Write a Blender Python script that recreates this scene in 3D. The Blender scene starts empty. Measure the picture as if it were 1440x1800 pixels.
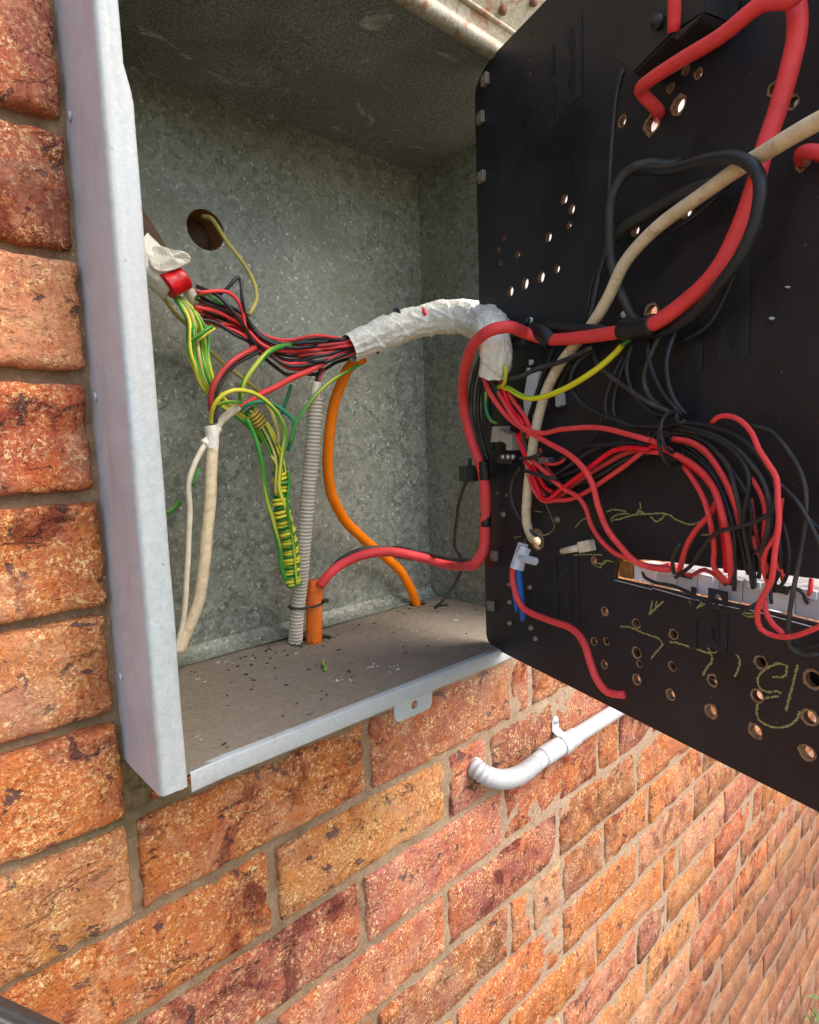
import bpy, bmesh, math, random
from mathutils import Vector, Matrix, noise
random.seed(7)
SC = bpy.context.scene
COL = SC.collection
V = Vector
# ------------------------------------------------------------------ camera
CAM = V((-0.1402, -0.4945, 0.2882))
R_ = V((0.73367128, -0.67862764, -0.03451063)); U_ = V((0.1004131, 0.05804729, 0.99325109)); F_ = V((0.67204439, 0.73218511, -0.11073073))
FPX = 1075.73
cam = bpy.data.objects.new('camera', bpy.data.cameras.new('camera')); COL.objects.link(cam)
M = Matrix.Identity(4)
for i in range(3):
    M[i][0] = R_[i]; M[i][1] = U_[i]; M[i][2] = -F_[i]; M[i][3] = CAM[i]
cam.matrix_world = M
cam.data.sensor_fit = 'VERTICAL'; cam.data.sensor_height = 24; cam.data.lens = 24 * FPX / 1800
cam.data.clip_start = 0.01; cam.data.clip_end = 500
SC.camera = cam
# ------------------------------------------------------------------ light
SUN_EL, SUN_AZ = math.radians(48), math.radians(150)     # azimuth clockwise from +Y : in front of the wall, to the right
W = bpy.data.worlds.new('World'); SC.world = W; W.use_nodes = True
nt = W.node_tree
sky = nt.nodes.new('ShaderNodeTexSky'); sky.sky_type = 'NISHITA'; sky.sun_disc = False
sky.sun_elevation = SUN_EL; sky.sun_rotation = SUN_AZ; sky.air_density = 1.0; sky.dust_density = 2.5; sky.ozone_density = 1.0
nt.links.new(sky.outputs[0], nt.nodes['Background'].inputs[0]); nt.nodes['Background'].inputs[1].default_value = 0.15
sun = bpy.data.objects.new('sun', bpy.data.lights.new('sun', 'SUN')); COL.objects.link(sun)
sun.data.energy = 1.4; sun.data.angle = math.radians(50); sun.data.color = (1, 0.95, 0.87)
sd = V((math.sin(SUN_AZ) * math.cos(SUN_EL), math.cos(SUN_AZ) * math.cos(SUN_EL), math.sin(SUN_EL)))
sun.rotation_euler = sd.to_track_quat('Z', 'Y').to_euler()
SC.view_settings.view_transform = 'Standard'; SC.view_settings.look = 'None'
SC.view_settings.gamma = 1; SC.view_settings.use_curve_mapping = False
SC.view_settings.exposure = 1.38
# ------------------------------------------------------------------ place constants (metres)
XL, XR, ZB, ZT, P, YB, ZO = 0.0, 0.4995, 0.0576, 0.6691, 0.0755, 0.1609, 0.0487
H = V((0.38177, -0.04867, 0)); DR = V((-0.28856, -0.95746, 0)); NB = V((-0.95746, 0.28856, 0))
BZ0, BZ1 = 0.0564, 0.6663
BT = 0.0045

def ray(x, y): return F_ + R_ * ((x - 720) / FPX) - U_ * ((y - 900) / FPX)
def at_y(x, y, Y):
    d = ray(x, y); t = (Y - CAM.y) / d.y; return CAM + d * t
def at_z(x, y, Z):
    d = ray(x, y); t = (Z - CAM.z) / d.z; return CAM + d * t
def at_b(x, y, off):
    d = ray(x, y); t = (NB.dot(H - V((CAM.x, CAM.y, 0))) + off) / NB.dot(d); return CAM + d * t
def depth(p): return (p - CAM).dot(F_)
def bsz(x, y):
    p = at_b(x, y, 0); return ((p - H).dot(DR), p.z, depth(p))
def bpt(s, z, off=0.0): q = H + DR * s + NB * off; return V((q.x, q.y, z))
# ------------------------------------------------------------------ material helper
MATS = {}
class NT:
    def __init__(s, name):
        s.m = bpy.data.materials.new(name); s.m.use_nodes = True; s.t = s.m.node_tree
        s.b = s.t.nodes['Principled BSDF']; s.co = None
    def n(s, typ, **kw):
        nd = s.t.nodes.new(typ)
        for k, v in kw.items():
            if k.startswith('i_'):
                key = k[2:]; key = int(key) if key.isdigit() else key.replace('_', ' ')
                if hasattr(v, 'is_linked') or isinstance(v, bpy.types.NodeSocket): s.t.links.new(v, nd.inputs[key])
                else: nd.inputs[key].default_value = v
            else: setattr(nd, k, v)
        return nd
    def coord(s, kind='Object'):
        return s.n('ShaderNodeTexCoord').outputs[kind]
    def pos(s): return s.n('ShaderNodeNewGeometry').outputs['Position']
    def noise(s, vec, scale, detail=4, rough=.6, dist=0, out=0):
        return s.n('ShaderNodeTexNoise', i_Vector=vec, i_Scale=scale, i_Detail=detail, i_Roughness=rough, i_Distortion=dist).outputs[out]
    def vor(s, vec, scale, feature='F1', out='Distance', rnd=1.0):
        nd = s.n('ShaderNodeTexVoronoi', feature=feature, i_Vector=vec, i_Scale=scale)
        nd.inputs['Randomness'].default_value = rnd
        return nd.outputs[out]
    def ramp(s, fac, stops, mode='LINEAR'):
        r = s.n('ShaderNodeValToRGB', i_0=fac); cr = r.color_ramp; cr.interpolation = mode
        while len(cr.elements) < len(stops): cr.elements.new(0.5)
        for e, (p, c) in zip(cr.elements, stops):
            e.position = p; e.color = (c, c, c, 1) if not hasattr(c, '__len__') else (*c, 1)
        return r.outputs[0]
    def mix(s, f, a, b, bt='MIX'):
        nd = s.n('ShaderNodeMix', data_type='RGBA', blend_type=bt)
        for sock, v in ((nd.inputs[0], f), (nd.inputs[6], a), (nd.inputs[7], b)):
            if isinstance(v, bpy.types.NodeSocket): s.t.links.new(v, sock)
            elif hasattr(v, '__len__'): sock.default_value = (*v, 1) if len(v) == 3 else v
            else: sock.default_value = v
        return nd.outputs[2]
    def math(s, op, a, b=0.0, c=None):
        nd = s.n('ShaderNodeMath', operation=op)
        for k, v in enumerate((a, b) if c is None else (a, b, c)):
            if isinstance(v, bpy.types.NodeSocket): s.t.links.new(v, nd.inputs[k])
            else: nd.inputs[k].default_value = v
        return nd.outputs[0]
    def set(s, **kw):
        for k, v in kw.items():
            k = {'col': 'Base Color', 'rough': 'Roughness', 'metal': 'Metallic', 'normal': 'Normal', 'spec': 'Specular IOR Level', 'coat': 'Coat Weight', 'trans': 'Transmission Weight', 'sss': 'Subsurface Weight'}[k]
            if isinstance(v, bpy.types.NodeSocket): s.t.links.new(v, s.b.inputs[k])
            else: s.b.inputs[k].default_value = (*v, 1) if hasattr(v, '__len__') and len(v) == 3 else v
    def bump(s, h, strength=.5, dist=.001, nrm=None):
        nd = s.n('ShaderNodeBump', i_Height=h, i_Strength=strength, i_Distance=dist)
        if nrm is not None: s.t.links.new(nrm, nd.inputs['Normal'])
        return nd.outputs[0]

def mat_brick():
    m = NT('brick clay'); p = m.pos()
    oi = m.n('ShaderNodeObjectInfo'); base = oi.outputs['Color']
    big = m.noise(p, 22, 4, .65, .6)
    mid = m.noise(p, 95, 5, .7, .3)
    fine = m.noise(p, 420, 3, .75)
    grain = m.vor(p, 620, out='Color')
    gsep = m.n('ShaderNodeSeparateColor', i_0=grain)
    hot = m.mix(m.ramp(big, [(.35, 0), (.62, 1)]), base, m.mix(.55, base, (.62, .16, .035)))
    dark = m.mix(m.ramp(mid, [(.42, .0), (.75, .75)]), hot, m.mix(1.0, hot, (.55, .34, .34), 'MULTIPLY'))
    # pale sandy grains
    hot2 = m.ramp(m.noise(m.n('ShaderNodeVectorMath', operation='ADD', i_0=p, i_1=(3.1, 7.7, 1.3)).outputs[0], 17, 4, .65, .8), [(.46, 0), (.62, .85)])
    dark = m.mix(hot2, dark, m.mix(.5, base, (.34, .09, .075)))
    g1 = m.ramp(m.noise(p, 300, 5, .85, .3), [(.515, 0), (.565, 1)]); g2 = m.ramp(m.noise(p, 36, 4, .75, .6), [(.40, .05), (.60, 1)])
    gm = m.math('MULTIPLY', g1, g2)
    c = m.mix(gm, dark, m.mix(.82, base, (.90, .64, .30)))
    gd = m.math('MULTIPLY', m.ramp(m.noise(m.n('ShaderNodeVectorMath', operation='ADD', i_0=p, i_1=(1.1, 2.7, 5.3)).outputs[0], 340, 5, .85, .3), [(.54, 0), (.60, 1)]), .8)
    c = m.mix(gd, c, m.mix(1.0, c, (.30, .14, .14), 'MULTIPLY'))
    # white lime flecks, burnt iron spots
    fl = m.ramp(m.noise(p, 150, 4, .7, .5), [(.67, 0), (.71, 1)])
    c = m.mix(m.math('MULTIPLY', fl, .8), c, (.86, .66, .46))
    sp = m.ramp(m.noise(p, 46, 5, .65, .6), [(.61, 0), (.65, 1)])
    c = m.mix(m.math('MULTIPLY', sp, .85), c, (.075, .045, .05))
    bn = m.math('MULTIPLY', m.ramp(m.noise(m.n('ShaderNodeVectorMath', operation='ADD', i_0=p, i_1=(9.1, .7, 4.3)).outputs[0], 15, 6, .72, .9), [(.51, 0), (.62, .95)]), m.ramp(oi.outputs['Random'], [(.15, .25), (.6, 1)]))
    c = m.mix(bn, c, m.mix(1.0, c, (.34, .20, .24), 'MULTIPLY'))
    wash = m.ramp(m.noise(p, 12, 5, .75, .5), [(.52, 0), (.74, .45)])
    c = m.mix(wash, c, (.62, .42, .27))
    mpz = m.n('ShaderNodeMapping', i_Vector=p); mpz.inputs['Scale'].default_value = (24, 30, 60)
    ck = m.ramp(m.noise(mpz.outputs[0], 1.0, 5, .7, 1.2), [(.335, 1), (.38, 0)])
    c = m.mix(m.math('MULTIPLY', m.math('MULTIPLY', ck, .55), m.ramp(oi.outputs['Random'], [(.45, 0), (.7, 1)])), c, m.mix(1.0, c, (.28, .16, .14), 'MULTIPLY'))
    zz_ = m.n('ShaderNodeSeparateXYZ', i_0=p).outputs[2]
    mud = m.math('MULTIPLY', m.ramp(m.math('MULTIPLY', zz_, -1.0), [(.75, 0), (1.0, .65)]), m.ramp(m.noise(p, 8, 5, .7), [(.3, .3), (.6, 1)]))
    c = m.mix(mud, c, (.17, .085, .055))
    m.set(col=c, rough=.86, spec=.3)
    h = m.math('ADD', m.math('MULTIPLY', fine, .5), m.math('MULTIPLY', gsep.outputs[0], .35))
    h = m.math('ADD', h, m.math('MULTIPLY', mid, 1.1))
    h = m.math('SUBTRACT', h, m.math('MULTIPLY', sp, .6)); h = m.math('SUBTRACT', h, m.math('MULTIPLY', ck, 1.2))
    m.set(normal=m.bump(h, 1.0, .0024))
    return m.m
def mat_mortar():
    m = NT('mortar'); p = m.pos()
    a = m.noise(p, 30, 5, .7); b = m.noise(p, 260, 4, .8); g = m.n('ShaderNodeSeparateColor', i_0=m.vor(p, 700, out='Color')).outputs[0]
    c = m.mix(m.ramp(a, [(.3, 0), (.7, 1)]), (.17, .105, .055), (.40, .27, .165))
    c = m.mix(m.ramp(g, [(.1, .55), (.9, 0)]), c, (.20, .13, .08))
    c = m.mix(m.ramp(b, [(.6, 0), (.75, .7)]), c, (.62, .5, .4))
    sx = m.n('ShaderNodeSeparateXYZ', i_0=p)
    c = m.mix(m.ramp(sx.outputs[0], [(.15, 0), (.6, .65)]), c, m.mix(m.ramp(b, [(.35, 0), (.65, 1)]), (.34, .215, .135), (.62, .46, .33)))
    # dark olive mottling in the mortar, fading out from the box corner
    d = m.n('ShaderNodeVectorMath', operation='DISTANCE', i_0=p, i_1=(-.004, .0, .03)).outputs['Value']
    olv = m.math('MULTIPLY', m.ramp(d, [(.02, 1), (.085, 0)]), m.ramp(m.noise(p, 120, 4), [(.35, 0), (.6, 1)]))
    c = m.mix(olv, c, (.10, .085, .03))
    c = m.mix(m.ramp(m.math('MULTIPLY', sx.outputs[2], -1.0), [(.7, 0), (1.0, .6)]), c, (.26, .16, .11))
    m.set(col=c, rough=.95, spec=.15, normal=m.bump(m.math('ADD', b, m.math('MULTIPLY', g, .8)), .9, .0018))
    return m.m
def mat_galv(name, lo, hi, rough=.45, metal=.55, dirt=(.2, .17, .12), dirta=.3, scale=170, fleck=.65):
    m = NT(name); p = m.coord()
    sp = m.n('ShaderNodeSeparateColor', i_0=m.vor(p, scale, out='Color')).outputs[0]
    sp2 = m.n('ShaderNodeSeparateColor', i_0=m.vor(p, scale * 2.3, out='Color')).outputs[1]
    a = m.noise(p, 9, 5, .6, .3); f = m.noise(p, 330, 3, .7)
    k = m.math('ADD', m.math('MULTIPLY', sp, .45), m.math('MULTIPLY', sp2, .35)); k = m.math('ADD', k, m.math('MULTIPLY', f, .3))
    c = m.mix(k, lo, hi)
    c = m.mix(m.ramp(m.noise(p, 240, 3, .6), [(.62, 0), (.7, fleck)]), c, [min(1, x * 1.75) for x in hi])
    c = m.mix(m.math('MULTIPLY', m.ramp(a, [(.42, 0), (.7, 1)]), dirta), c, dirt)
    if fleck < .2:
        mp = m.n('ShaderNodeMapping', i_Vector=p); mp.inputs['Scale'].default_value = (230, 40, 7)
        c = m.mix(m.math('MULTIPLY', m.ramp(m.noise(mp.outputs[0], 1.0, 5, .7, .3), [(.5, 0), (.72, 1)]), .5), c, (.44, .33, .29))
        c = m.mix(m.ramp(m.noise(p, 130, 5, .75), [(.66, 0), (.69, .7)]), c, (.16, .13, .11))
    m.set(col=c, metal=metal, rough=m.ramp(m.math('ADD', m.math('MULTIPLY', sp, .5), m.math('MULTIPLY', a, .6)), [(.2, rough - .1), (.9, rough + .25)]))
    m.set(normal=m.bump(m.math('ADD', m.math('MULTIPLY', f, .4), m.noise(p, 14, 3)), .25, .002))
    return m.m
def mat_ceiling():
    m = NT('weathered zinc ceiling'); p = m.coord()
    f = m.noise(p, 420, 4, .75); a = m.noise(p, 7, 5, .65, .5)
    c = m.mix(m.ramp(f, [(.42, 0), (.6, 1)]), (.115, .125, .11), (.33, .345, .31))
    c = m.mix(m.ramp(a, [(.45, 0), (.7, .6)]), c, (.15, .15, .095))
    c = m.mix(m.ramp(m.noise(p, 4.5, 4, .6, .4), [(.48, 0), (.68, .7)]), c, m.mix(m.ramp(f, [(.42, 0), (.6, 1)]), (.22, .23, .22), (.50, .52, .50)))
    pa = m.ramp(m.noise(p, 15, 6, .65, 1.6), [(.62, 0), (.68, 1)])
    c = m.mix(m.math('MULTIPLY', m.math('MULTIPLY', pa, .8), m.ramp(f, [(.3, .3), (.6, 1)])), c, (.66, .68, .64))
    sc = m.ramp(m.noise(p, 30, 6, .7, 2.5), [(.69, 0), (.70, 1), (.71, 0)])
    c = m.mix(sc, c, (.62, .63, .6))
    m.set(col=c, metal=.25, rough=.6, normal=m.bump(f, .5, .001))
    return m.m
def mat_plain(name, col, rough=.45, var=.12, spec=.5, metal=0, scale=60, bumpk=.2, dirt=None, dirta=.4, coat=0, dsc=60):
    m = NT(name); p = m.coord()
    a = m.noise(p, scale, 4, .65)
    d = [max(0, x * (1 - var * 2.2)) for x in col]; l = [min(1, x * (1 + var)) for x in col]
    c = m.mix(m.ramp(a, [(.3, 0), (.7, 1)]), d, l)
    if dirt: c = m.mix(m.math('MULTIPLY', m.ramp(m.noise(p, dsc, 5, .7, .5), [(.5, 0), (.68, 1)]), dirta), c, dirt)
    m.set(col=c, rough=m.ramp(a, [(.2, rough - .08), (.8, rough + .12)]), spec=spec, metal=metal, coat=coat)
    if bumpk: m.set(normal=m.bump(m.noise(p, scale * 5, 3), bumpk, .0006))
    return m.m
def mat_stripe(name='green and yellow insulation', g=(.07, .28, .03), y=(.72, .64, .04), turns=9.0, phase=0.0, w=.5, rough=.38):
    m = NT(name); uv = m.coord('UV'); s = m.n('ShaderNodeSeparateXYZ', i_0=uv)
    k = m.math('ADD', s.outputs[0], m.math('MULTIPLY', s.outputs[1], turns)); k = m.math('FRACT', m.math('ADD', k, phase))
    f = m.math('LESS_THAN', k, w)
    c = m.mix(f, g, y)
    m.set(col=c, rough=rough)
    return m.m
def mat_board():
    m = NT('black film faced plywood'); p = m.coord()
    a = m.noise(p, 14, 5, .7, .4); f = m.noise(p, 330, 4, .75)
    c = m.mix(m.ramp(a, [(.3, 0), (.7, 1)]), (.009, .0085, .010), (.024, .022, .028))
    sc = m.ramp(m.noise(p, 75, 6, .75, 1.5), [(.66, 0), (.72, 1)])
    c = m.mix(m.math('MULTIPLY', sc, .2), c, (.16, .15, .14))
    du = m.ramp(m.noise(p, 260, 4, .7), [(.70, 0), (.73, 1)])
    c = m.mix(m.math('MULTIPLY', du, .6), c, (.35, .33, .28))
    m.set(col=c, rough=m.ramp(a, [(.25, .34), (.75, .6)]), spec=.5, normal=m.bump(m.math('ADD', m.math('MULTIPLY', f, .25), a), .3, .001))
    return m.m
def mat_ply():
    m = NT('bare plywood edge'); p = m.coord()
    a = m.noise(p, 260, 4, .7); b = m.noise(p, 60, 3)
    c = m.mix(m.ramp(a, [(.3, 0), (.7, 1)]), (.15, .075, .03), (.42, .26, .14))
    m.set(col=c, rough=.8, normal=m.bump(a, .6, .001)); return m.m
def mat_lid():
    m = NT('rusty weathered zinc lid'); p = m.coord()
    a = m.noise(p, 40, 6, .75, 1.0); b = m.noise(p, 14, 4, .6, .5); f = m.noise(p, 300, 4, .7)
    c = m.mix(m.ramp(f, [(.3, 0), (.7, 1)]), (.36, .33, .24), (.62, .57, .45))
    mp = m.n('ShaderNodeMapping', i_Vector=p); mp.inputs['Scale'].default_value = (16, 120, 90)
    c = m.mix(m.ramp(a, [(.52, 0), (.64, .85)]), c, (.34, .14, .05))
    c = m.mix(m.ramp(m.noise(mp.outputs[0], 1.0, 5, .7, .5), [(.52, 0), (.62, .8)]), c, (.44, .22, .12))
    c = m.mix(m.ramp(b, [(.6, 0), (.75, .6)]), c, (.42, .46, .36))
    m.set(col=c, metal=.25, rough=.5, normal=m.bump(m.math('ADD', a, f), .4, .001)); return m.m
def mat_floor():
    m = NT('dusty fibre sheet'); p = m.coord()
    a = m.noise(p, 12, 5, .7, .5); f = m.noise(p, 230, 5, .8)
    mp = m.n('ShaderNodeMapping', i_Vector=p); mp.inputs['Scale'].default_value = (60, 260, 60)
    g = m.noise(mp.outputs[0], 1.0, 4, .7)
    c = m.mix(m.ramp(f, [(.3, 0), (.75, 1)]), (.15, .118, .08), (.33, .27, .195))
    c = m.mix(m.ramp(a, [(.35, 0), (.7, .6)]), c, (.25, .20, .17))
    c = m.mix(m.ramp(g, [(.6, 0), (.75, .5)]), c, (.52, .47, .38))
    c = m.mix(m.ramp(m.noise(p, 110, 4, .6), [(.68, 0), (.72, .8)]), c, (.05, .04, .03))
    m.set(col=c, rough=.85, normal=m.bump(m.math('ADD', f, g), .6, .001)); return m.m
def mat_chalk():
    m = NT('yellow chalk'); m.set(col=m.mix(m.noise(m.coord(), 700, 3, .8), (.22, .2, .05), (.6, .56, .22)), rough=.95); return m.m
def mat_ink():
    m = NT('faint blue stencil ink'); m.set(col=m.mix(m.ramp(m.noise(m.coord(), 90, 4, .8), [(.3, 0), (.7, 1)]), (.012, .0135, .017), (.030, .036, .048)), rough=.5, spec=.35); return m.m
def mat_tape():
    m = NT('off white cloth tape'); p = m.coord(); uv = m.coord('UV')
    a = m.noise(p, 50, 5, .7, .6); f = m.noise(p, 190, 4, .7, 1.5)
    c = m.mix(m.ramp(a, [(.3, 0), (.7, 1)]), (.82, .77, .64), (.98, .94, .82))
    c = m.mix(m.ramp(f, [(.6, 0), (.75, .35)]), c, (.42, .38, .30))
    m.set(col=c, rough=.6, normal=m.bump(m.math('ADD', f, a), .7, .002)); return m.m
def mat_clear(name, col, tr=.55):
    m = NT(name); m.set(col=col, rough=.25, trans=tr, spec=.5, normal=m.bump(m.noise(m.coord(), 200), .3, .001)); return m.m
def mat_ground():
    m = NT('dry soil'); p = m.pos()
    a = m.noise(p, 3, 6, .7); f = m.noise(p, 60, 5, .75)
    c = m.mix(m.ramp(a, [(.35, 0), (.65, 1)]), (.27, .2, .13), (.13, .15, .06)); c = m.mix(m.ramp(f, [(.4, 0), (.7, .5)]), c, (.40, .33, .24))
    m.set(col=c, rough=.95, normal=m.bump(f, .8, .02)); return m.m

MB = mat_brick(); MM = mat_mortar()
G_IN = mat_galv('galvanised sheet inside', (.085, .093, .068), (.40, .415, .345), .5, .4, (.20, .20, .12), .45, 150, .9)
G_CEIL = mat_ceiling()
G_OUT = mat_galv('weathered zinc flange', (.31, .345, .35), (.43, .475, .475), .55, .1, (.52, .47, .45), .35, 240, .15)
G_SIDE = mat_galv('dull zinc side', (.47, .465, .48), (.54, .53, .545), .6, .08, (.42, .40, .39), .3, 60, .08)
M_LID = mat_lid(); M_FLOOR = mat_floor(); M_BOARD = mat_board(); M_PLY = mat_ply(); M_CHALK = mat_chalk(); M_INK = mat_ink(); M_TAPE = mat_tape()
RED = mat_plain('red insulation', (.95, .075, .075), .42, .06, .28, scale=20, bumpk=.05, dirt=(.35, .05, .04), dirta=.3)
RED2 = mat_plain('bright red insulation', (.92, .012, .03), .4, .06, .28, scale=20, bumpk=.05)
RED3 = mat_plain('dull red insulation', (.62, .055, .055), .42, .1, .5, scale=30, bumpk=.08, dirt=(.2, .05, .04))
BLK = mat_plain('black insulation', (.022, .024, .027), .42, .15, .5, scale=30, bumpk=.06)
BLK2 = mat_plain('dusty black insulation', (.045, .043, .038), .5, .2, .5, scale=60, bumpk=.1, dirt=(.13, .11, .08), dirta=.4)
GY = mat_stripe(); GY2 = mat_stripe('yellow insulation with green stripe', (.10, .38, .03), (.72, .66, .05), 4, .3, .72); GY3 = mat_stripe('green insulation with yellow stripe', (.05, .3, .035), (.5, .55, .05), 6, .6, .3)
TEAL = mat_plain('teal green insulation', (.03, .27, .13), .4, .1, .5, bumpk=.05)
PALEY = mat_plain('aged yellow insulation', (.55, .47, .12), .45, .12, bumpk=.05)
CREAM = mat_plain('aged cream sheath', (.84, .68, .44), .5, .08, .4, scale=90, bumpk=.15, dirt=(.36, .25, .12), dirta=.45, dsc=120)
CREAM2 = mat_plain('pale cream sheath', (.82, .72, .54), .5, .08, .4, scale=90, bumpk=.15, dirt=(.4, .3, .18), dirta=.3)
ORANGE = mat_plain('orange sheath', (1.0, .22, .0), .45, .04, .25, scale=25, bumpk=.1, dirt=(.5, .1, .01), dirta=.3)
ORANGE2 = mat_plain('dusty orange conduit', (.88, .17, .01), .5, .1, .4, scale=90, bumpk=.2, dirt=(.55, .3, .16), dirta=.5)
GREYP = mat_plain('grey corrugated plastic', (.60, .53, .42), .5, .06, .4, scale=40, bumpk=.1, dirt=(.3, .24, .17), dirta=.3)
WHITEP = mat_plain('white conduit plastic', (.44, .44, .44), .42, .04, .45, scale=30, bumpk=.08, dirt=(.52, .46, .4), dirta=.25)
WHITED = mat_plain('white device plastic', (.78, .78, .8), .4, .04, .5, bumpk=.05)
GREYD = mat_plain('light grey device plastic', (.58, .56, .56), .45, .05, .5, bumpk=.05)
BPL = mat_plain('black moulded plastic', (.028, .028, .026), .5, .15, .5, scale=60, bumpk=.15)
BTAPE = mat_plain('black vinyl tape', (.014, .014, .016), .35, .15, .5, scale=80, bumpk=.3)
BLUE = mat_plain('blue insulation', (.01, .13, .5), .4, .08, .5, bumpk=.05)
STEEL = mat_plain('bright steel', (.6, .6, .6), .3, .1, metal=.9, bumpk=.1)
ZINC = mat_plain('zinc plated bracket', (.62, .68, .70), .38, .06, metal=.45, bumpk=.1)
BROWN = mat_plain('brown clay pipe', (.13, .075, .045), .7, .2, .3, bumpk=.3)
REDT = mat_plain('glossy red tape', (.62, .005, .008), .3, .1, .5, bumpk=.3)
CLEAR = mat_clear('cloudy clear plastic', (.86, .86, .90), .35); CLEAR2 = mat_clear('yellowed clear plastic', (.62, .52, .42), .3)
DARK = mat_plain('dark painted steel', (.045, .042, .042), .45, .15, bumpk=.1)
WHT = mat_plain('white label plastic', (.80, .80, .80), .45, .03, bumpk=.05)
IRON = mat_plain('tan screw metal', (.36, .30, .22), .5, .2, metal=.4, bumpk=.2)
def trans_plate():
    m = NT('thin white meter housing'); t = m.t
    tr = m.n('ShaderNodeBsdfTranslucent'); tr.inputs[0].default_value = (.9, .88, .86, 1)
    mx = m.n('ShaderNodeMixShader'); mx.inputs[0].default_value = .9
    t.links.new(m.b.outputs[0], mx.inputs[1]); t.links.new(tr.outputs[0], mx.inputs[2]); m.set(col=(.85, .84, .82), rough=.5)
    t.links.new(mx.outputs[0], t.nodes['Material Output'].inputs[0]); return m.m
M_HOUSE = trans_plate()
# ------------------------------------------------------------------ object helpers
def empty(name, loc=(0, 0, 0)):
    o = bpy.data.objects.new(name, None); COL.objects.link(o); o.location = loc; o.empty_display_size = .02; return o
def tag(o, label=None, cat=None, group=None, kind=None):
    if label: o['label'] = label
    if cat: o['category'] = cat
    if group: o['group'] = group
    if kind: o['kind'] = kind
    return o
def link(name, me, mat, parent=None, smooth=True):
    o = bpy.data.objects.new(name, me); COL.objects.link(o)
    if mat is not None and not me.materials:
        for mm in (mat if isinstance(mat, (list, tuple)) else [mat]): me.materials.append(mm)
    if smooth:
        for p in me.polygons: p.use_smooth = True
    if parent is not None:
        o.parent = parent
        o.matrix_parent_inverse = Matrix.Translation(-V(parent.location))
    return o
def mesh(name, vs, fs, mat, parent=None, smooth=False, uvs=None):
    me = bpy.data.meshes.new(name); me.from_pydata([tuple(v) for v in vs], [], fs)
    if uvs:
        ul = me.uv_layers.new(name='UVMap')
        k = 0
        for f in uvs:
            for uv in f: ul.data[k].uv = uv; k += 1
    me.update()
    return link(name, me, mat, parent, smooth)
class Geo:
    def __init__(s): s.v = []; s.f = []
    def add(s, vs, fs):
        b = len(s.v); s.v += [V(x) for x in vs]; s.f += [tuple(i + b for i in f) for f in fs]; return s
    def box(s, c, ax, ay, az, bev=0.0):
        """box centred c with half-axes vectors; optional chamfer"""
        c = V(c); ax, ay, az = V(ax), V(ay), V(az)
        bm = bmesh.new(); bmesh.ops.create_cube(bm, size=2)
        mt = Matrix((ax, ay, az)).transposed().to_4x4(); mt.translation = c
        bmesh.ops.transform(bm, matrix=mt, verts=bm.verts)
        if bev: bmesh.ops.bevel(bm, geom=list(bm.edges), offset=bev, segments=2, affect='EDGES', profile=.6)
        bmesh.ops.recalc_face_normals(bm, faces=bm.faces)
        b = len(s.v); s.v += [v.co.copy() for v in bm.verts]; bm.verts.index_update()
        s.f += [tuple(v.index + b for v in f.verts) for f in bm.faces]; bm.free(); return s
    def cyl(s, a, b, r, n=14, r2=None, cap=True):
        a, b = V(a), V(b); d = (b - a).normalized(); x = d.orthogonal().normalized(); y = d.cross(x); r2 = r if r2 is None else r2
        vs = [a + (x * math.cos(t) + y * math.sin(t)) * r for t in [2 * math.pi * i / n for i in range(n)]] + \
             [b + (x * math.cos(t) + y * math.sin(t)) * r2 for t in [2 * math.pi * i / n for i in range(n)]]
        fs = [(i, (i + 1) % n, n + (i + 1) % n, n + i) for i in range(n)]
        if cap: fs += [tuple(range(n - 1, -1, -1)), tuple(range(n, 2 * n))]
        return s.add(vs, fs)
    def build(s, name, mat, parent=None, smooth=False): return mesh(name, s.v, s.f, mat, parent, smooth)

def spline(pts, step=.004):
    """Catmull-Rom through pts, resampled"""
    P_ = [V(p) for p in pts]
    if len(P_) == 2: P_ = [P_[0], P_[0].lerp(P_[1], .5), P_[1]]
    P_ = [P_[0] * 2 - P_[1]] + P_ + [P_[-1] * 2 - P_[-2]]
    out = []
    for i in range(1, len(P_) - 2):
        a, b, c, d = P_[i - 1:i + 3]
        n = max(2, int((c - b).length / step))
        t0 = 0; t1 = t0 + max(1e-5, (b - a).length) ** .5; t2 = t1 + max(1e-5, (c - b).length) ** .5; t3 = t2 + max(1e-5, (d - c).length) ** .5
        for k in range(n):
            t = t1 + (t2 - t1) * k / n
            A1 = a * ((t1 - t) / (t1 - t0)) + b * ((t - t0) / (t1 - t0)); A2 = b * ((t2 - t) / (t2 - t1)) + c * ((t - t1) / (t2 - t1)); A3 = c * ((t3 - t) / (t3 - t2)) + d * ((t - t2) / (t3 - t2))
            B1 = A1 * ((t2 - t) / (t2 - t0)) + A2 * ((t - t0) / (t2 - t0)); B2 = A2 * ((t3 - t) / (t3 - t1)) + A3 * ((t - t1) / (t3 - t1))
            out.append(B1 * ((t2 - t) / (t2 - t1)) + B2 * ((t - t1) / (t2 - t1)))
    out.append(P_[-2].copy())
    return out
def frames(pl):
    T = []
    for i in range(len(pl)):
        a = pl[max(0, i - 1)]; b = pl[min(len(pl) - 1, i + 1)]; T.append((b - a).normalized() if (b - a).length > 1e-9 else V((0, 0, 1)))
    x = T[0].orthogonal().normalized(); X = []
    for t in T:
        x = (x - t * x.dot(t)); x = x.normalized() if x.length > 1e-6 else t.orthogonal().normalized(); X.append(x)
    return T, X
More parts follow.
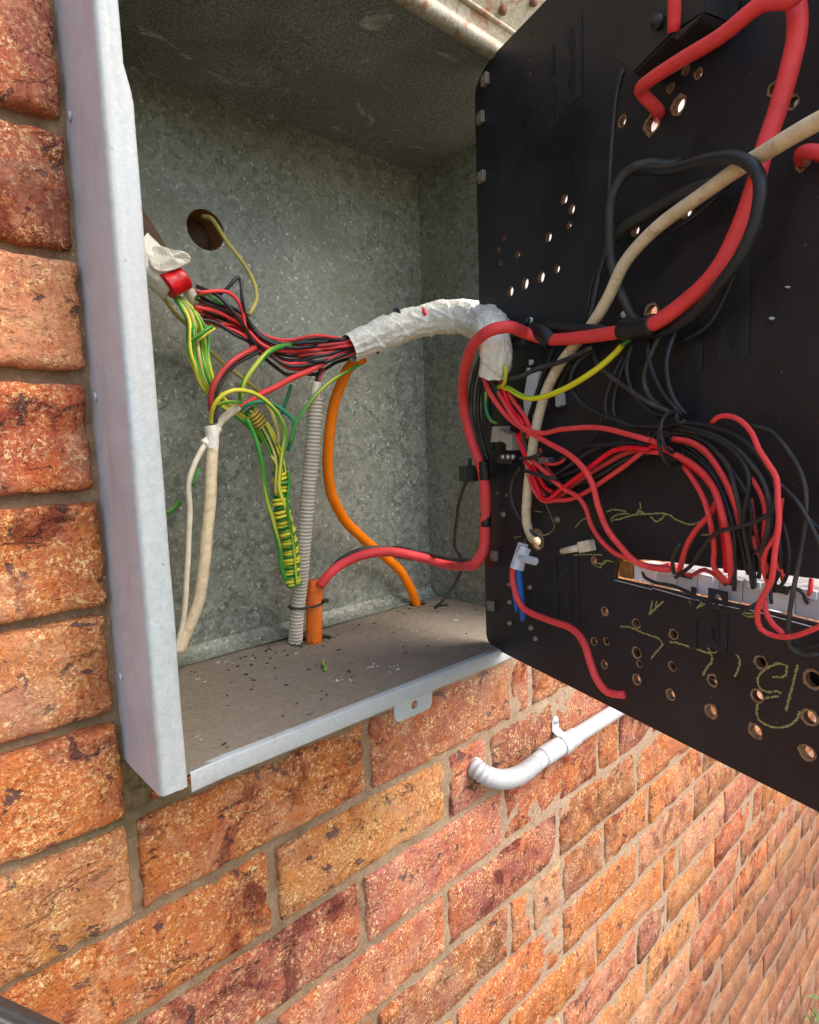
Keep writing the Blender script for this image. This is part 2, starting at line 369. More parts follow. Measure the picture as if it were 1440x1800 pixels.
def tube(name, pl, r, mat, parent=None, n=10, rf=None, cap=True):
    """tube along a dense polyline; rf(i, v, u) -> radius factor"""
    T, X = frames(pl); vs = []; L = 0; Ls = []
    for i, p in enumerate(pl):
        if i: L += (p - pl[i - 1]).length
        Ls.append(L); y = T[i].cross(X[i])
        for k in range(n):
            a = 2 * math.pi * k / n; rr = r if rf is None else r * rf(i, L, k / n)
            vs.append(p + (X[i] * math.cos(a) + y * math.sin(a)) * rr)
    fs = []; uvs = []
    for i in range(len(pl) - 1):
        for k in range(n):
            k2 = (k + 1) % n; fs.append((i * n + k, i * n + k2, (i + 1) * n + k2, (i + 1) * n + k))
            u0, u1 = k / n, (k + 1) / n; v0, v1 = Ls[i], Ls[i + 1]
            uvs.append([(u0, v0), (u1, v0), (u1, v1), (u0, v1)])
    if cap:
        fs.append(tuple(range(n - 1, -1, -1))); uvs.append([(0, 0)] * n)
        b = (len(pl) - 1) * n; fs.append(tuple(range(b, b + n))); uvs.append([(0, 0)] * n)
    return mesh(name, vs, fs, mat, parent, True, uvs)
# --- paths : string of 'x,y[,d]' tokens; w=back wall offset, b=board offset, y=absolute y in mm
def path(spec, mode='b', zoom=None):
    pts = []; d = 10.0
    for tok in spec.split():
        if tok in ('b', 'w', 'y'): mode = tok; continue
        if tok[0] == 'Z': zoom = {'P': (820, 740, 4.5), 'T': (820, 380, 4.5), 'U': (1120, 380, 4.5), 'Q': (1120, 720, 4.5), 'A': (240, 380, 6), 'B': (320, 600, 5.143), 'N': None}[tok[1]]; continue
        a = [float(v) for v in tok.split(',')]
        x, y = a[0], a[1]
        if len(a) > 2: d = a[2]
        if zoom: x, y = zoom[0] + x / zoom[2], zoom[1] + y / zoom[2]
        pts.append(at_b(x, y, d / 1000) if mode == 'b' else at_y(x, y, YB - d / 1000) if mode == 'w' else at_y(x, y, d / 1000))
    return pts
def cable(spec, wpx, mat, label=None, cat='cable', group=None, name='cable', parent=None, mode='b', step=.004, n=10, jit=0.0004):
    pts = path(spec, mode)
    # real radius from the size it shows at its middle
    r = sorted(depth(p) for p in pts)[len(pts) // 2] * wpx / FPX / 2
    pl = spline(pts, step)
    if jit:
        sd_ = random.uniform(0, 99)
        pl = [p + V((noise.noise(V((i * .12, sd_, 0))), noise.noise(V((i * .12, sd_, 9))), noise.noise(V((i * .12, sd_, 21))))) * jit * 2 for i, p in enumerate(pl)]
    o = tube(name, pl, r, mat, parent, n)
    if label: tag(o, label, cat, group)
    o_pl = pl
    return o, pl, r
def curve_plate(name, outline, holes, thick, T4, mats, parent=None, steps=20):
    """flat plate in local xy with real holes, thickness to -z ... +z/2 ; T4 maps local->world. faces turned to the rim get mats[1]"""
    cu = bpy.data.curves.new('tmp', 'CURVE'); cu.dimensions = '2D'; cu.fill_mode = 'BOTH'; cu.extrude = thick / 2
    def poly(pts):
        s = cu.splines.new('POLY'); s.points.add(len(pts) - 1)
        for i, (x, y) in enumerate(pts): s.points[i].co = (x, y, 0, 1)
        s.use_cyclic_u = True
    poly(outline)
    for h in holes: poly(h)
    co = bpy.data.objects.new('tmp', cu); COL.objects.link(co)
    dg = bpy.context.evaluated_depsgraph_get()
    me = bpy.data.meshes.new_from_object(co.evaluated_get(dg)); bpy.data.objects.remove(co); bpy.data.curves.remove(cu)
    me.name = name; me.materials.clear()
    for mm in mats: me.materials.append(mm)
    if len(mats) > 1:
        for p in me.polygons: p.material_index = 0 if abs(p.normal.z) > .7 else 1
    me.transform(T4)
    o = bpy.data.objects.new(name, me); COL.objects.link(o)
    if parent is not None: o.parent = parent; o.matrix_parent_inverse = Matrix.Translation(-V(parent.location))
    return o
def ring(cx, cy, r, n=18, jit=.0, sx=1.0, seed=0):
    return [(cx + math.cos(a) * r * sx * (1 + jit * noise.noise(V((math.cos(a) * 1.7 + cx * 99, math.sin(a) * 1.7, seed)))), cy + math.sin(a) * r * (1 + jit * noise.noise(V((math.cos(a) * 1.7, math.sin(a) * 1.7 + cy * 99, seed + 5))))) for a in [2 * math.pi * i / n for i in range(n)]]

# ================================================================== GROUND
GZ = -1.72
g = Geo(); g.add([(-60, -80, GZ), (80, -80, GZ), (80, 60, GZ), (-60, 60, GZ)], [(0, 1, 2, 3)])
tag(g.build('ground', mat_ground()), kind='structure')
# ================================================================== BRICK WALL
wall = empty('brick_wall', (.5, 0, GZ)); tag(wall, 'red and orange speckled face brick wall with raked mortar joints around the meter box', 'wall')
CS = .086
PERP = {  # row -> joints in metres along the wall (None = fill on with whole bricks)
    0: [-.24, 0, .24, .485, .527, .66], 1: [-.118, .1218, .3618, .438, .585], 2: [-.0145, .2255, .4655, .7055], 3: [-.128, .112, .3522, .5922, .8322],
    4: [-.005, .235, .4752, .5265, .6026, .7239], 5: [.12, .36, .60, .84], -1: [-.25, -.009, .02, .0, .5, .74]}
TONES = {'pink': (.46, .14, .09), 'red': (.46, .10, .045), 'tan': (.70, .38, .19), 'dkred': (.40, .09, .05), 'orange': (.60, .185, .045), 'oryel': (.66, .28, .09), 'plum': (.28, .085, .07), 'rose': (.52, .20, .12), 'brown': (.33, .13, .05)}
ROWT = {(-1, 0): 'oryel', (0, 0): 'oryel', (0, 1): 'orange', (0, 2): 'rose', (0, 3): 'pink', (0, 4): 'brown', (1, 0): 'orange', (1, 1): 'oryel', (1, 2): 'rose', (1, 3): 'plum', (1, 4): 'pink',
        (2, 0): 'pink', (2, 1): 'rose', (2, 2): 'red', (2, 3): 'orange', (2, 4): 'plum', (3, 0): 'rose', (3, 1): 'pink', (3, 2): 'pink', (3, 3): 'brown', (3, 4): 'orange', (4, 2): 'orange', (4, 3): 'tan', (4, 4): 'brown', (4, 5): 'orange'}
LEFTT = {-1: 'orange', -2: 'oryel', -3: 'orange', -4: 'red', -5: 'tan', -6: 'red', -7: 'pink', -8: 'rose', -9: 'red'}
bricks = []
def row_bounds(r):
    z1 = -r * CS; return z1 - CS, z1
def proj(p):
    d = V(p) - CAM; z = d.dot(F_); return (720 + FPX * d.dot(R_) / z, 900 - FPX * d.dot(U_) / z) if z > .02 else (-9999, -9999)
GAPH = .0088
for r in range(-10, 20):
    z0, z1 = row_bounds(r)
    rr = random.Random(r * 13 + 5)
    if r in PERP and r >= 0: js = list(PERP[r])
    elif r < 0: js = [-.25, -.009]
    else: js = [-.24 + (.12 if r % 2 else 0) + rr.uniform(-.015, .015) + .24 * k for k in range(3)]
    start = js[-1]
    if r < 0:
        segs = [(-.49, -.25), (-.249, -.0005)]
        x = .5035 if r >= -8 else -.0045
        if r == -1: segs.append((.014, .2)); segs.append((.2, .44)); segs.append((.44, .5025))
        while x < 3.2:
            L = .24 if rr.random() > .12 else rr.choice((.06, .12, .17)); segs.append((x, x + L)); x += L
    else:
        js = [js[0] - .24] + js; x = js[-1]
        while x < 3.6:
            L = .24 + rr.uniform(-.004, .004) if rr.random() > .16 else rr.choice((.065, .12, .16)); x += L; js.append(x)
        segs = list(zip(js[:-1], js[1:]))
    for i, (a, b) in enumerate(segs):
        za, zb_ = z0, z1
        if r == -1 and a > 0 and b < .503: zb_ = ZO - .006 + GAPH / 2
        if -9 < r < -1 and b > .0 and a < .49: continue
        tone = ROWT.get((r, i - 1)) if r >= 0 else (LEFTT.get(r, 'red') if i == 1 else None)
        if r == -1 and i == 2: tone = 'orange'
        if not tone:
            tone = rr.choice(['orange', 'orange', 'orange', 'oryel', 'rose', 'tan', 'red', 'pink', 'brown', 'orange', 'plum', 'oryel'])
        px = [proj((xx, 0, zz)) for xx in (a, b) for zz in (za, zb_)]
        vis = any(-150 < p[0] < 1560 and -120 < p[1] < 1960 for p in px)
        if not vis: continue
        hid = all(p[0] > 850 and p[1] < 1150 + .51 * (p[0] - 890) - 60 for p in px)
        dist = (V(((a + b) / 2, 0, (za + zb_) / 2)) - CAM).length
        bricks.append((dist + (50 if hid else 0), a, b, za, zb_, tone, r, i))
bricks.sort(key=lambda t: t[0])
def brick_geo(a, b, z0, z1, seed, proud, nx, nz, rgh):
    g = GAPH / 2; rr = random.Random(seed)
    x0, x1, q0, q1 = a + g + rr.uniform(-.001, .0012), b - g + rr.uniform(-.0012, .001), z0 + g + rr.uniform(-.001, .0012), z1 - g + rr.uniform(-.0012, .001)
    tilt = rr.uniform(-.0018, .0018); tl2 = rr.uniform(-.0016, .0016); rad = rr.uniform(.0022, .0045)
    vs = []; fs = []
    W_, H_ = x1 - x0, q1 - q0
    # ring index: -2 back, -1 rounded edge ; grid inside
    us = [0, .25 * rad / W_, rad / W_] + [rad / W_ + (1 - 2 * rad / W_) * k / nx for k in range(1, nx)] + [1 - rad / W_, 1 - .25 * rad / W_, 1]
    ws = [0, .25 * rad / H_, rad / H_] + [rad / H_ + (1 - 2 * rad / H_) * k / nz for k in range(1, nz)] + [1 - rad / H_, 1 - .25 * rad / H_, 1]
    NX, NZ = len(us), len(ws)
    rc = rr.uniform(.002, .007)
    for j, w in enumerate(ws):
        for i, u in enumerate(us):
            x = x0 + u * W_; z = q0 + w * H_
            dx = min(u, 1 - u) * W_; dz = min(w, 1 - w) * H_
            # corner rounding: pull corners in
            cx = max(0, rc - dx); cz = max(0, rc - dz)
            if cx > 0 and cz > 0:
                k = max(0, (cx * cx + cz * cz) ** .5 - rc) 
                x += (k if u < .5 else -k) * .7; z += (k if w < .5 else -k) * .7
            e = min(dx, dz)
            p = V((x, 0, z))
            h = noise.noise(p * 26 + V((seed * 3.1, 0, 0))) * .0016 + noise.noise(p * 80 + V((seed, 3, 0))) * .0012 * rgh + noise.noise(p * 220) * .0007 * rgh
            ed = max(0., 1 - e / rad)
            chip = max(0, noise.noise(p * 55 + V((seed * 7, 9, 0))) - .08) * .009 * max(0, 1 - e / .012) * rgh
            y = -proud + h + chip + (ed ** 2.2) * .0042 + tilt * (u - .5) * 2 + tl2 * (w - .5) * 2
            if e < rad * .5:
                jt = .0019 * rgh; x += noise.noise(V((z * 70, seed, 1))) * jt if dx < dz else 0; z += noise.noise(V((x * 70, seed, 2))) * jt if dz <= dx else 0
            vs.append((x, y, z))
    for j in range(NZ - 1):
        for i in range(NX - 1):
            fs.append((j * NX + i, j * NX + i + 1, (j + 1) * NX + i + 1, (j + 1) * NX + i))
    # skirt back into the joint
    border = [i for i in range(NX)] + [j * NX + NX - 1 for j in range(1, NZ)] + [(NZ - 1) * NX + i for i in range(NX - 2, -1, -1)] + [j * NX for j in range(NZ - 2, 0, -1)]
    bb = len(vs)
    for k in border: vs.append((vs[k][0], .03, vs[k][2]))
    m = len(border)
    for k in range(m): fs.append((border[k], bb + k, bb + (k + 1) % m, border[(k + 1) % m]))
    return vs, fs
for idx, (dist, a, b, z0, z1, tone, r, i) in enumerate(bricks[:296]):
    L = b - a
    if dist < .62: res = .0045
    elif dist < .95: res = .008
    elif dist < 1.5: res = .02
    else: res = .04
    proud = .0025 + (.0045 if b < .01 else 0)
    vs, fs = brick_geo(a, b, z0, z1, r * 31 + i * 7 + 3, proud, max(2, int(L / res)), max(2, int((z1 - z0) / res)), 1.0)
    o = mesh('brick', vs, fs, MB, wall, True)
    c = TONES[tone]; rr = random.Random(idx); k = rr.uniform(.64, .92)
    o.color = (c[0] * k * rr.uniform(.94, 1.06), c[1] * k * rr.uniform(.88, 1.12), c[2] * k * rr.uniform(.85, 1.15), 1)
if len(bricks) > 296:
    g = Geo()
    for (dist, a, b, z0, z1, tone, r, i) in bricks[296:]:
        vs, fs = brick_geo(a, b, z0, z1, r * 31 + i * 7 + 3, .003, 2, 2, 1.0); g.add(vs, fs)
    o = g.build('brick', MB, wall, True); o.color = (.5, .17, .07, 1); o['kind'] = 'stuff'
# mortar sheet with real relief, opening left for the box
def mortar_patch(g, x0, x1, z0, z1, res):
    nx = max(1, int((x1 - x0) / res)); nz = max(1, int((z1 - z0) / res)); vs = []; fs = []
    for j in range(nz + 1):
        for i in range(nx + 1):
            x = x0 + (x1 - x0) * i / nx; z = z0 + (z1 - z0) * j / nz; p = V((x, 0, z))
            left = max(0, min(1, (.02 - x) / .03)) if z > .0 else 0
            base = .0022 + left * .0045 - max(0, min(1, (x - .2) / .3)) * .0022
            y = base + noise.noise(p * 22) * .0030 + noise.noise(p * 90) * .0018 + noise.noise(p * 260) * .0009
            if -.012 < x < .02 and z > .02: y -= .0035 + noise.noise(p * 60) * .004      # mortar smeared up to the box
            vs.append((x, y, z))
    for j in range(nz):
        for i in range(nx): fs.append((j * (nx + 1) + i, j * (nx + 1) + i + 1, (j + 1) * (nx + 1) + i + 1, (j + 1) * (nx + 1) + i))
    g.add(vs, fs)
g = Geo()
mortar_patch(g, -.5, .0015, ZO - .002, .95, .004)
mortar_patch(g, -.5, .7, -.5, ZO - .002, .004)
mortar_patch(g, .7, 3.6, -.5, ZO - .002, .02); mortar_patch(g, -.5, 3.6, GZ - .05, -.5, .02)
mortar_patch(g, .4995, 3.6, ZO - .002, .95, .02); mortar_patch(g, .0015, .4995, ZT + .004, .95, .02)
g.build('mortar', MM, wall, True)
g = Geo()      # wall body behind the face, with the niche the box sits in
g.box((-1.2, .13, -.4), (1.19, 0, 0), (0, .115, 0), (0, 0, 1.34)); g.box((2.55, .13, -.4), (2.045, 0, 0), (0, .115, 0), (0, 0, 1.34))
g.box((.247, .13, -.86), (.257, 0, 0), (0, .115, 0), (0, 0, .895)); g.box((.247, .13, .81), (.257, 0, 0), (0, .115, 0), (0, 0, .13)); g.box((.6, .30, -.4), (3, 0, 0), (0, .05, 0), (0, 0, 1.34))
g.build('wall_core', MM, wall)

# ================================================================== METER BOX
box = empty('meter_box', (.25, 0, ZB)); tag(box, 'open galvanised steel meter box set in the brick wall, its lid lifted', 'meter box')
def T_xz(y): # local x->x, local y->z, local z-> -y
    return Matrix(((1, 0, 0, 0), (0, 0, -1, y), (0, 1, 0, 0), (0, 0, 0, 1)))
def T_xy(z): return Matrix(((1, 0, 0, 0), (0, 1, 0, 0), (0, 0, 1, z), (0, 0, 0, 1)))
kh = at_y(362, 404, YB)
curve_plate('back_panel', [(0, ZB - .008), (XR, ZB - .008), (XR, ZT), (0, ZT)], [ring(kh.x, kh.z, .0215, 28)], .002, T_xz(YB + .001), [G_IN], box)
M_CLAY = mat_plain('orange brown clay', (.40, .20, .08), .8, .25, .3, bumpk=.4)
tube('cable_hole_sleeve', [V((kh.x, YB + .0025 + .002 * k, kh.z)) for k in range(18)], .0225, M_CLAY, box, 24, cap=False)
g = Geo(); g.cyl((kh.x, YB + .038, kh.z), (kh.x, YB + .042, kh.z), .024, 20); g.build('hole_back', BROWN, box)
def grid(name, o, ax, ay, nx, ny, amp, mat, parent, sc=14, flip=False):
    o, ax, ay = V(o), V(ax), V(ay); nn = ax.cross(ay).normalized(); vs = []
    for j in range(ny + 1):
        for i in range(nx + 1):
            p = o + ax * (i / nx) + ay * (j / ny); e = min(i, nx - i, j, ny - j) > 0
            vs.append(p + nn * (noise.noise(p * sc) * amp if e else 0))
    fs = [(j * (nx + 1) + i, j * (nx + 1) + i + 1, (j + 1) * (nx + 1) + i + 1, (j + 1) * (nx + 1) + i) for j in range(ny) for i in range(nx)]
    if flip: fs = [tuple(reversed(f)) for f in fs]
    return mesh(name, vs, fs, mat, parent, True)
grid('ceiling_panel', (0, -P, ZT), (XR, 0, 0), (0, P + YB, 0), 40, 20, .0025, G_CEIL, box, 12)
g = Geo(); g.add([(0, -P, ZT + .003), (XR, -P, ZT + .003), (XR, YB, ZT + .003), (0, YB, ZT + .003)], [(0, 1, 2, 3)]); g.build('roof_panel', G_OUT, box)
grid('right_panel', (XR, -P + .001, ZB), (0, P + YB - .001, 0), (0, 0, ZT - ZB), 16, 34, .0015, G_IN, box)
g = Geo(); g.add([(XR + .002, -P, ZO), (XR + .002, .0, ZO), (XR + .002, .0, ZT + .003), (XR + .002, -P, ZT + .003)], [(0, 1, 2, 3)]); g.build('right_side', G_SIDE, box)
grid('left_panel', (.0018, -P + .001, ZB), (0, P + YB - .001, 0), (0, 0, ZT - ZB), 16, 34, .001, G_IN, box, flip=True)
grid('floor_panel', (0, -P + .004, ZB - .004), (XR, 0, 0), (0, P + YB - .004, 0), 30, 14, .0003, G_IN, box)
g = Geo(); vv = []
for k in range(41):
    x = .002 + (XR - .004) * k / 40; w_ = noise.noise(V((x * 14, 0, 8))) * .0012
    vv += [(x, YB - .0006, ZB + .016 + w_), (x, YB - .003, ZB + .012 + w_), (x, YB - .010, ZB + .004), (x, YB - .020 + w_, ZB + .0022)]
g.add(vv, [(4 * i + j, 4 * i + j + 1, 4 * i + j + 5, 4 * i + j + 4) for i in range(40) for j in range(3)]); g.build('back_fold', G_IN, box, True)
fp = lambda x, y: at_z(x, y, ZB)
h1, h2 = fp(545, 1127), fp(734, 1063); h3 = fp(772, 1066)
ol = [(.001, -P + .002), (XR - .001, -P + .002), (XR - .001, YB - .004)] + [(XR - .001 - k * (XR - .002) / 14, YB - .008 - .014 * (1 - abs(1 - k / 7)) - .002 * random.random()) for k in range(1, 14)] + [(.001, YB - .018)]
curve_plate('floor_liner', ol, [ring(h1.x, h1.y, .021, 18, .1, 1.3), ring(h2.x, h2.y, .012, 16, .2, 1.2), ring(h3.x + .004, h3.y, .008, 16, .2, 1.6)], .0026, T_xy(ZB - .0002), [M_FLOOR, M_FLOOR], box)
# left frame : side plate, rounded edge, front flange, rolled inner lip
KZ0, KZ1 = at_y(236, 172, -P).z, at_y(219, 112, -P).z
def flange_profile(z):
    w = .0195 if z < KZ0 else .0195 - .0046 * min(1, (z - KZ0) / (KZ1 - KZ0))
    w += noise.noise(V((0, 3, z * 14))) * .0006
    wav = noise.noise(V((1, 7, z * 9))) * .0005
    pr = [(-.0005, .0035, 1), (-.0005, -.012, 1), (-.0007, -.03, 1), (-.0006, -.05, 1), (-.0005, -P + .005, 1)]
    for k in range(1, 6):
        a = math.pi / 2 * k / 6; pr.append((-.0005 + .004 * (1 - math.cos(a)), -P + .005 - .005 * math.sin(a), 0))
    pr += [(.006, -P, 0), (w * .55, -P + .0004, 0), (w * .72, -P - .0006, 0), (w - .003, -P + .0002, 0)]
    for k in range(1, 6):
        a = math.pi * k / 6; pr.append((w - .003 + .003 * math.sin(a), -P + .003 - .003 * math.cos(a) - .0002, 0))
    pr += [(w - .004, -P + .0065, 0)]
    return [(x, y + (wav if j == 0 else 0)) for x, y, j in pr]
zs = [ZO + (ZT + .30 - ZO) * k / 120 for k in range(121)]
npf = len(flange_profile(0)); vs = []
for z in zs: vs += [(x, y, z) for x, y in flange_profile(z)]
def strip(j0, j1):
    return [(i * npf + j, i * npf + j + 1, (i + 1) * npf + j + 1, (i + 1) * npf + j) for i in range(len(zs) - 1) for j in range(j0, j1)]
top_i = [i for i, z in enumerate(zs) if z <= ZT + .012][-1]
def sub(j0, j1, name, mat):
    ids = {}; vv = []; ff = []
    for f in [f for f in strip(j0, j1) if max(f) < (top_i + 1) * npf]:
        nf = []
        for v in f:
            if v not in ids: ids[v] = len(vv); vv.append(vs[v])
            nf.append(ids[v])
        ff.append(nf)
    return mesh(name, vv, ff, mat, box, True)
sub(0, 5, 'left_side', G_SIDE); sub(5, npf - 1, 'left_flange', G_OUT)
g = Geo(); pr = flange_profile(ZO); g.add([(x, y, ZO) for x, y in pr[:npf - 1]] + [(.014, .003, ZO)], [tuple(range(npf))]); g.build('frame_end', G_SIDE, box)
g = Geo()
for z in (.52, .33, .12):
    g = Geo(); g.cyl((-.0008, -.012, z), (-.0022, -.012, z), .003, 12); g.build('rivet', G_SIDE, box, True)
# bottom lip, latch tab
g = Geo(); n_ = 50; sec = [(-P + .006, .0003), (-P + .0012, .0), (-P + .0003, -.0004), (-P, -.0014), (-P, -.008), (-P, -.0140), (-P + .0004, -.0152), (-P + .002, -.0156)]
vv = []
for k in range(n_ + 1):
    x = .0215 + (XR - .0215) * k / n_; wz = noise.noise(V((x * 12, 0, 3))) * .0008
    c0 = .0012 * max(0, 1 - k / 3)
    for (y, dz) in sec: vv.append((x, y + noise.noise(V((x * 20, 5, 0))) * .0005, ZB + .0012 + dz + wz - c0))
q = len(sec)
g.add(vv, [(i * q + j, (i + 1) * q + j, (i + 1) * q + j + 1, i * q + j + 1) for i in range(n_) for j in range(q - 1)]); g.build('bottom_lip', G_OUT, box, True)
a = at_y(694, 1243, -P); b = at_y(760, 1222, -P); zl = at_y(716, 1266, -P).z
tabz = ZB - .010; x0, x1 = a.x, b.x; zbt = tabz - .021
ro = .007; out = [(x0, tabz), (x1, tabz), (x1, zbt + ro)] + [(x1 - ro + ro * math.cos(t), zbt + ro - ro * math.sin(t)) for t in (.4, .8, 1.2)] + [(x1 - ro, zbt), (x0 + ro, zbt)] + [(x0 + ro - ro * math.sin(t), zbt + ro - ro * math.cos(t)) for t in (.4, .8, 1.2)] + [(x0, zbt + ro)]
curve_plate('latch_tab', out, [ring((x0 + x1) / 2 + .001, tabz - .0105, .0042, 14, .1)], .0014, T_xz(-P + .0012), [G_OUT, G_OUT], box)
# top roll + lid
roll = [V((.012 + (XR - .014) * k / 40, -P - .006, ZT + .003 + noise.noise(V((k * .3, 0, 1))) * .0006)) for k in range(41)]
tube('top_roll', roll, .0085, M_LID, box, 16)
lid_o = V((.012, -P - .008, ZT + .012)); ax = V((XR - .012, 0, 0)); ay = V((0, -.17, .23))
lid = grid('lid', lid_o, ax, ay, 40, 24, .004, M_LID, box, 11)
nn = ax.cross(ay).normalized()
def beadpts(f): return [lid_o + ax * (k / 40) + ay * f + nn * -.001 for k in range(41)]
tube('lid_crease', beadpts(.045), .0022, M_LID, lid, 8)
M_RV = mat_plain('rusted rivet', (.22, .09, .05), .7, .2, bumpk=.3)
for (x, y) in ((884, 18), (938, 3), (855, -40), (905, -35)):
    d = ray(x, y); t = nn.dot(lid_o - CAM) / nn.dot(d); p = CAM + d * t; g = Geo(); g.cyl(p + nn * .002, p - nn * .0022, .0042, 12); g.build('rivet', M_RV, lid, True)

# ================================================================== SWITCHBOARD PANEL
board = empty('switchboard_panel', bpt(0, BZ0)); tag(board, 'black plywood switchboard panel swung out, full of drilled holes, chalk marks on its back', 'panel')
TB = Matrix(((DR.x, 0, NB.x, 0), (DR.y, 0, NB.y, 0), (0, 1, 0, 0), (0, 0, 0, 1)))
TB.translation = H - NB * (BT / 2)
HOLES = [  # px x, px y, px height
    (933, 62, 11), (933, 103, 10), (933, 127, 11), (992, 350, 17), (1005, 368, 17), (1000, 396, 13), (886, 418, 11), (877, 440, 11), (910, 447, 13), (880, 462, 11), (964, 417, 17),
    (897, 512, 19), (923, 499, 20), (951, 487, 20), (979, 473, 16), (1095, 213, 19), (1148, 217, 34), (1194, 185, 30), (1180, 155, 15), (1207, 124, 15), (1229, 130, 17),
    (1361, 156, 22), (1395, 180, 22), (1412, 285, 26), (1118, 405, 20), (1209, 372, 22), (1146, 549, 30), (935, 563, 7), (935, 597, 9), (935, 637, 11), (1045, 985, 14),
    (945, 948, 44), (1064, 1075, 16), (1045, 1128, 15), (1067, 1127, 13), (1119, 1096, 18), (1120, 1147, 20), (1125, 1167, 13), (1120, 1194, 19), (1185, 1115, 18), (1183, 1171, 17), (1180, 1221, 20),
    (1063, 1168, 16), (1253, 1138, 20), (1253, 1196, 21), (1251, 1250, 24), (1338, 1164, 23), (1332, 1223, 24), (1329, 1285, 26), (1430, 1194, 34), (1424, 1261, 28), (1420, 1323, 28), (874, 866, 9), (890, 870, 9)]
hl = []
for k, (x, y, hpx) in enumerate(HOLES):
    s, z, t = bsz(x, y); hl.append((s, z, hpx / 2 * t / FPX * (.98 if (x < 1020 and 300 < y < 530) else .82), hpx))
slot_px = [(1083, 984), (1136, 984), (1180, 988), (1251, 998), (1340, 1006), (1440, 1018), (1530, 1024), (1530, 1122), (1440, 1098), (1315, 1067), (1215, 1047), (1147, 1031), (1080, 1017)]
slot = [bsz(x, y)[:2] for x, y in slot_px]
holes = [ring(s, z, r, 16, .18, 1, k) for k, (s, z, r, hp) in enumerate(hl)] + [slot]
BW = .47
ol = [(.0, BZ0 + .006), (.004, BZ0 + .0), (BW, BZ0), (BW, BZ1), (.038, BZ1), (.004, BZ1 - .002), (0, BZ1 - .010)]
ol = [(0.0, BZ0 + .012), (.003, BZ0 + .005), (.018, BZ0), (BW, BZ0), (BW, BZ1), (.034, BZ1), (.016, BZ1 - .004), (.003, BZ1 - .012), (0, BZ1 - .02)]
curve_plate('panel_sheet', ol, holes, BT, TB, [M_BOARD, mat_plain('dark drilled ply', (.15, .07, .03), .85, .25, .2, scale=200, bumpk=.4)], board)
def board_xy(pts, z=0):  # local 2d -> world, z proud
    return [bpt(s, zz, z) for s, zz in pts]
for k, (s, z, r, hp) in enumerate(hl):
    if hp < 13 or (HOLES[k][0] < 1020 and 300 < HOLES[k][1] < 530): continue
    n = 20; rin = [r * .98] * n
    vs = []; fs = []
    rr = random.Random(k); big = hp > 40
    for i in range(n):
        a = 2 * math.pi * i / n; ro = r * (1.24 + .30 * abs(noise.noise(V((math.cos(a) * 1.5, math.sin(a) * 1.5, k * 3.3)))) * 2) if not big else r * (1.05 + .12 * rr.random())
        vs.append(bpt(s + math.cos(a) * r * .97, z + math.sin(a) * r * .97, .0002)); vs.append(bpt(s + math.cos(a) * ro, z + math.sin(a) * ro, .0005))
    fs = [(2 * i, 2 * i + 1, (2 * ((i + 1) % n)) + 1, 2 * ((i + 1) % n)) for i in range(n)]
    mesh('chipped_rim', vs, fs, M_PLY, board, False)
# splintered lower slot edge; the sun it catches is painted in as pale colour
g = Geo(); m_ = len(slot)
for i in range(7, m_):
    a_, b_ = slot[i], slot[(i + 1) % m_]
    if i < m_ - 1: g.add([bpt(a_[0], a_[1] + .0001, -BT + .001), bpt(b_[0], b_[1] + .0001, -BT + .001), bpt(b_[0], b_[1] - .0011 - .0020 * abs(noise.noise(V((i, 3, .5)))), .0007), bpt(a_[0], a_[1] - .0026, .0007)], [(0, 1, 2, 3)])
g.build('slot_edge', mat_plain('splintered ply painted sunlit', (.90, .84, .74), .7, .15, bumpk=.4), board)
# chalk writing
def chalk(px, w=2.6, name='chalk_mark', dense=1.0, seed=1):
    rr = random.Random(seed); P3 = spline([V((*bsz(x, y)[:2], 0)) for x, y in px], .0012); g = Geo()
    wid = w * .26 / FPX / 2
    for p in P3:
        for _ in range(int(7 * dense)):
            c = V((p.x + rr.gauss(0, wid * .75), p.y + rr.gauss(0, wid * .75))); r = rr.uniform(.0002, .00052); a0 = rr.uniform(0, 6.28)
            g.add([bpt(c.x + math.cos(a0 + q * 1.57) * r * (1 + (q % 2)), c.y + math.sin(a0 + q * 1.57) * r, .0002 + .0002 * rr.random()) for q in range(4)], [(0, 1, 2, 3)])
    return g.build(name, M_CHALK, board)
def zz(z, pts):
    x0, y0, s = z; return [(x0 + x / s, y0 + y / s) for x, y in pts]
ZC = (1080, 1040, 4); ZD = (980, 860, 4.5)
for k, st in enumerate([[(50, 245), (110, 250), (180, 280), (260, 310), (320, 335), (340, 370), (310, 410), (265, 465)], [(395, 355), (440, 360), (540, 390), (640, 425), (680, 440), (690, 480), (650, 540), (625, 585)],
        [(870, 450), (885, 490), (875, 540), (850, 595)], [(1290, 520), (1265, 620), (1240, 720), (1210, 835)],
        [(1215, 520), (1160, 505), (1080, 535), (1030, 575), (1010, 620), (1030, 680), (1080, 705), (1150, 700), (1170, 715)], [(1215, 530), (1210, 580), (1180, 600), (1120, 600)],
        [(1150, 735), (1060, 750)], [(1010, 790), (1005, 850), (1020, 900), (1080, 940), (1160, 955), (1230, 940), (1285, 895), (1305, 845)],
        [(270, 70), (262, 110), (250, 160)], [(250, 160), (300, 110), (345, 70)], [(300, 70), (290, 120)], [(535, 70), (550, 118), (600, 105), (640, 80)], [(600, 100), (620, 70)], [(910, 160), (940, 175), (985, 170)],
        [(920, 150), (960, 155), (1000, 150)]]):
    chalk(zz(ZC, st), 3.2, seed=k)
